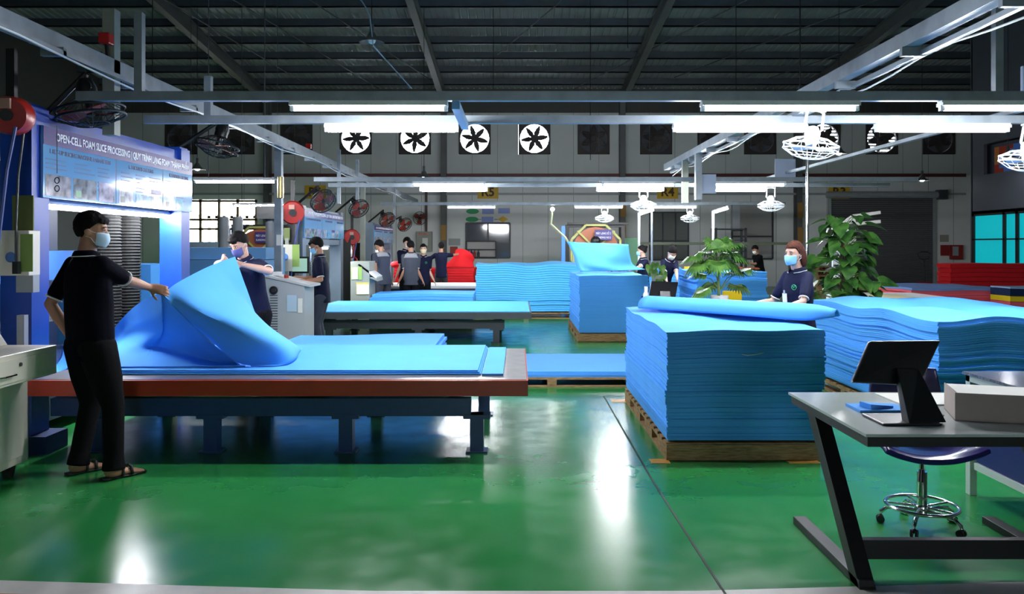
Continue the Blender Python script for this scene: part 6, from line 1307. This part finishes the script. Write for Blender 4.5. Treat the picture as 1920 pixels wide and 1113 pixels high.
    for i in range(nP+1):
        ro, ri = [], []
        for j in range(nA):
            az = 2*PI*j/nA; ca, sa = math.cos(az), math.sin(az)      # ca=1 front
            if hair == 'short': lim = 1.32+.62*(.55-ca)*1.9 if ca < .55 else 1.28
            elif hair == 'bob': lim = (1.22 if ca > .6 else 1.22+(.6-ca)*1.5); 
            else: lim = 1.2+.75*(1-ca)
            lim = min(lim, 2.5 if hair != 'bob' else 2.75); ph = lim*i/nP
            k = 1+.09*noise.noise(V((ca*4+len(label), sa*4, ph*4)))+(.06 if hair == 'bob' else .07)
            o_ = hl*sa*.080*k+hf2*ca*.101*k; q = o_*math.sin(ph)+hu*.098*k*math.cos(ph)
            if hair == 'bob' and ph > 1.5: q += -hu*(ph-1.5)*.05+o_*.10*(ph-1.5)
            ro.append(hc+q*s); ri.append(hc+q*s*.78)
        rg.append(ro); inner.append(ri)
    m_.rings(rg+[inner[k] for k in range(nP, -1, -1)])
    if hair == 'bob':
        m_.ell(hc-hf2*.075*s-hu*.10*s, hl*.062*s, hf2*.045*s, hu*.115*s, 16, 10)
        for sg in (-1, 1): m_.ell(hc-hf2*.04*s-hu*.075*s+hl*sg*.070*s, hl*.022*s, hf2*.045*s, hu*.095*s, 12, 8)
    if hair == 'bun': m_.ell(hc-hf2*.092*s+hu*.055*s, hl*.036*s, hf2*.034*s, hu*.036*s, 12, 8)
    if hair == 'short':
        for k in range(16): a_ = rnd.uniform(-.9, .9); q = hc+(hl*math.sin(a_)*.072+hf2*math.cos(a_)*.094+hu*.046)*s; m_.cone(q, .016*s, q-hu*rnd.uniform(.012, .028)*s+hf2*.006*s+hl*rnd.uniform(-.01, .01)*s, .006*s, 6)
    obj('hair', m_, hairm, t, smooth=True, mods=[('REMESH', dict(mode='VOXEL', voxel_size=max(vox*.8, .006))), ('SMOOTH', dict(factor=.5, iterations=2))])
    return t, dict(P=P, SL=SL, SR=SR, Hc=Hc)
# nearest man: seen from behind at three quarters, left hand holding the sheet, right hand on hip
person('person', 'nearest worker, man in black with pale blue mask holding the lifted sheet', (-2.88, 5.36), R(52), 1.72, lean=(-.03, .02), lh=at(132, 632, 5.42), rh=at(292, 544, 5.80), pelv=(0, -.04), lf=(-.03, .07), rf=(.06, -.24), hy=R(-38), hp=.12,
    shirt=mat('black_polo', (.0022, .0022, .006), .95, bump=.3, bscale=30, spec=.08), pants=BLACKC, mask=mat('pale_mask', (.55, .72, .90), .8), hair='short', skin=SKIN, vox=.0065, polR=(.2, -.3, -1), curl=.9, build=1.22, polL=(-1, -.5, .1), hdirR=(1, .25, -.25), hdirL=(.5, .2, -1))
person('person', 'man in navy polo with indigo mask bending behind the lifted blue sheet', (-2.68, 8.15), R(-112), 1.68, hz=.52, lean=(.30, .0), lh=at(455, 496, 7.62), rh=at(424, 487, 7.62), hy=R(-4), hp=.55, shirt=NAVYC, pants=BLACKC, mask=MASKN, skin=SKIN_L, vox=.008, badge=2, curl=.9, polL=(1, .2, -.3), polR=(-1, .3, -.4), hdirL=(-1, -.2, .2), hdirR=(0, -.8, .2), build=1.12)
person('person', 'man in navy polo and blue mask working at the grey console, side view', (-2.76, 11.3), R(183), 1.62, lean=(.06, 0), lh=at(572, 527, 10.9), rh=at(566, 521, 11.2), hy=R(10), hp=.45, pants=mat('dark_jeans', (.03, .035, .06), .85), mask=MASKB, vox=.009, curl=.4, build=1.02, polL=(.5, 0, -1), polR=(.5, 0, -1))
person('person', 'woman with auburn hair, blue mask and green chest emblem behind the front stack', (2.53, 7.14), R(206), 1.515, hz=.54, lean=(.09, 0), lh=at(1462, 582, 6.85), rh=at(1405, 571, 7.25), hy=R(4), hp=.10, hair='bob', hairm=HAIRB, skin=SKIN_L, fem=True, vox=.007, badge=2, emblem=1, curl=.45, polL=(.8, -.5, -.8), polR=(.6, .3, -1), mask=MASKB, build=1.0, hdirL=(-1, 0, -.1), hdirR=(-1, 0, -.1))
person('person', 'woman with a bun in navy polo holding the upright curved blue sheet', (2.44, 15.5), R(196), 1.50, lh=at(1185, 505, 15.0), rh=at(1182, 497, 15.35), hy=R(-22), hp=.05, hair='bun', fem=True, skin=SKIN_L, vox=.010, mask=MASKB, curl=.3, polL=(.3, -.4, -1), polR=(.3, .3, -1), build=1.05)
person('person', 'woman with a bun and white mask bending over the tall stack behind the palm', (2.62, 14.4), R(-70), 1.56, lean=(.46, .05), lh=at(1271, 540, 13.6), rh=at(1252, 536, 13.7), hp=.8, hair='bun', fem=True, skin=SKIN_L, vox=.010, mask=MASKW, curl=.4)
person('person', 'man in dark polo working at the far table with brown pieces', (6.45, 21.2), R(200), 1.53, lean=(.25, 0), lh=at(1402, 492, 20.9), rh=at(1405, 493, 21.3), hp=.5, shirt=BLACKC, vox=.013, mask=MASKW, trim=False)
person('person', 'man in navy shirt with grey shoulders leaning at the grey-green console, leftmost of the group', (-2.72, 16.3), R(128), 1.63, lean=(.18, .02), lh=at(706, 520, 15.7), rh=None, hy=R(30), hp=.5, shirt=mat('navy_grey_cloth', (.03, .037, .062), .85), pants=GREYC, mask=None, yoke=True, vox=.011, trim=False, skin=SKIN)
person('person', 'dark haired man hidden behind the leaning man at the grey-green console', (-2.95, 17.3), R(110), 1.60, lean=(.12, 0), hp=.4, hy=R(-20), mask=MASKW, vox=.012, pants=GREYC, trim=False)
person('person', 'man with white mask looking up behind the man in the grey shirt', (-2.47, 17.8), R(-62), 1.68, hy=R(12), hp=.25, mask=MASKW, vox=.011, skin=SKIN_L)
person('person', 'man in grey shirt with light shoulders seen from behind, centre of the group', (-2.18, 16.4), R(98), 1.60, lean=(.08, 0), hp=.35, hy=R(20), shirt=GREYC, pants=BLACKC, yoke=True, mask=None, vox=.011)
person('person', 'man in navy polo with beige mask facing the camera, right end of the group', (-2.02, 17.2), R(-84), 1.53, hp=.0, mask=MASKY, vox=.011, skin=SKIN_L, emblem=1)
person('person', 'man in navy shirt with arms spread lifting the red sheet, back turned', (-1.95, 20.48), R(92), 1.58, lh=(-2.5, 20.8, 1.0), rh=(-1.55, 21.0, 1.30), mask=None, vox=.012, pants=mat('charcoal_cloth', (.03, .03, .033), .9), trim=False, polL=(-1, 0, -.6), polR=(1, 0, -.6))
# small items in hands
tag(obj('cutter', MB().tube([at(1386, 575, 7.22), at(1395, 571, 7.2), at(1401, 576, 7.2)], .010, 6).box(at(1380, 578, 7.2), at(1390, 568, 7.24)), mat('cutter_grey', (.55, .58, .62), .4), org=at(1390, 575, 7.2)), 'small pale blue cutter held by the woman with auburn hair', 'tool')
wp = at(452, 495, 7.62)
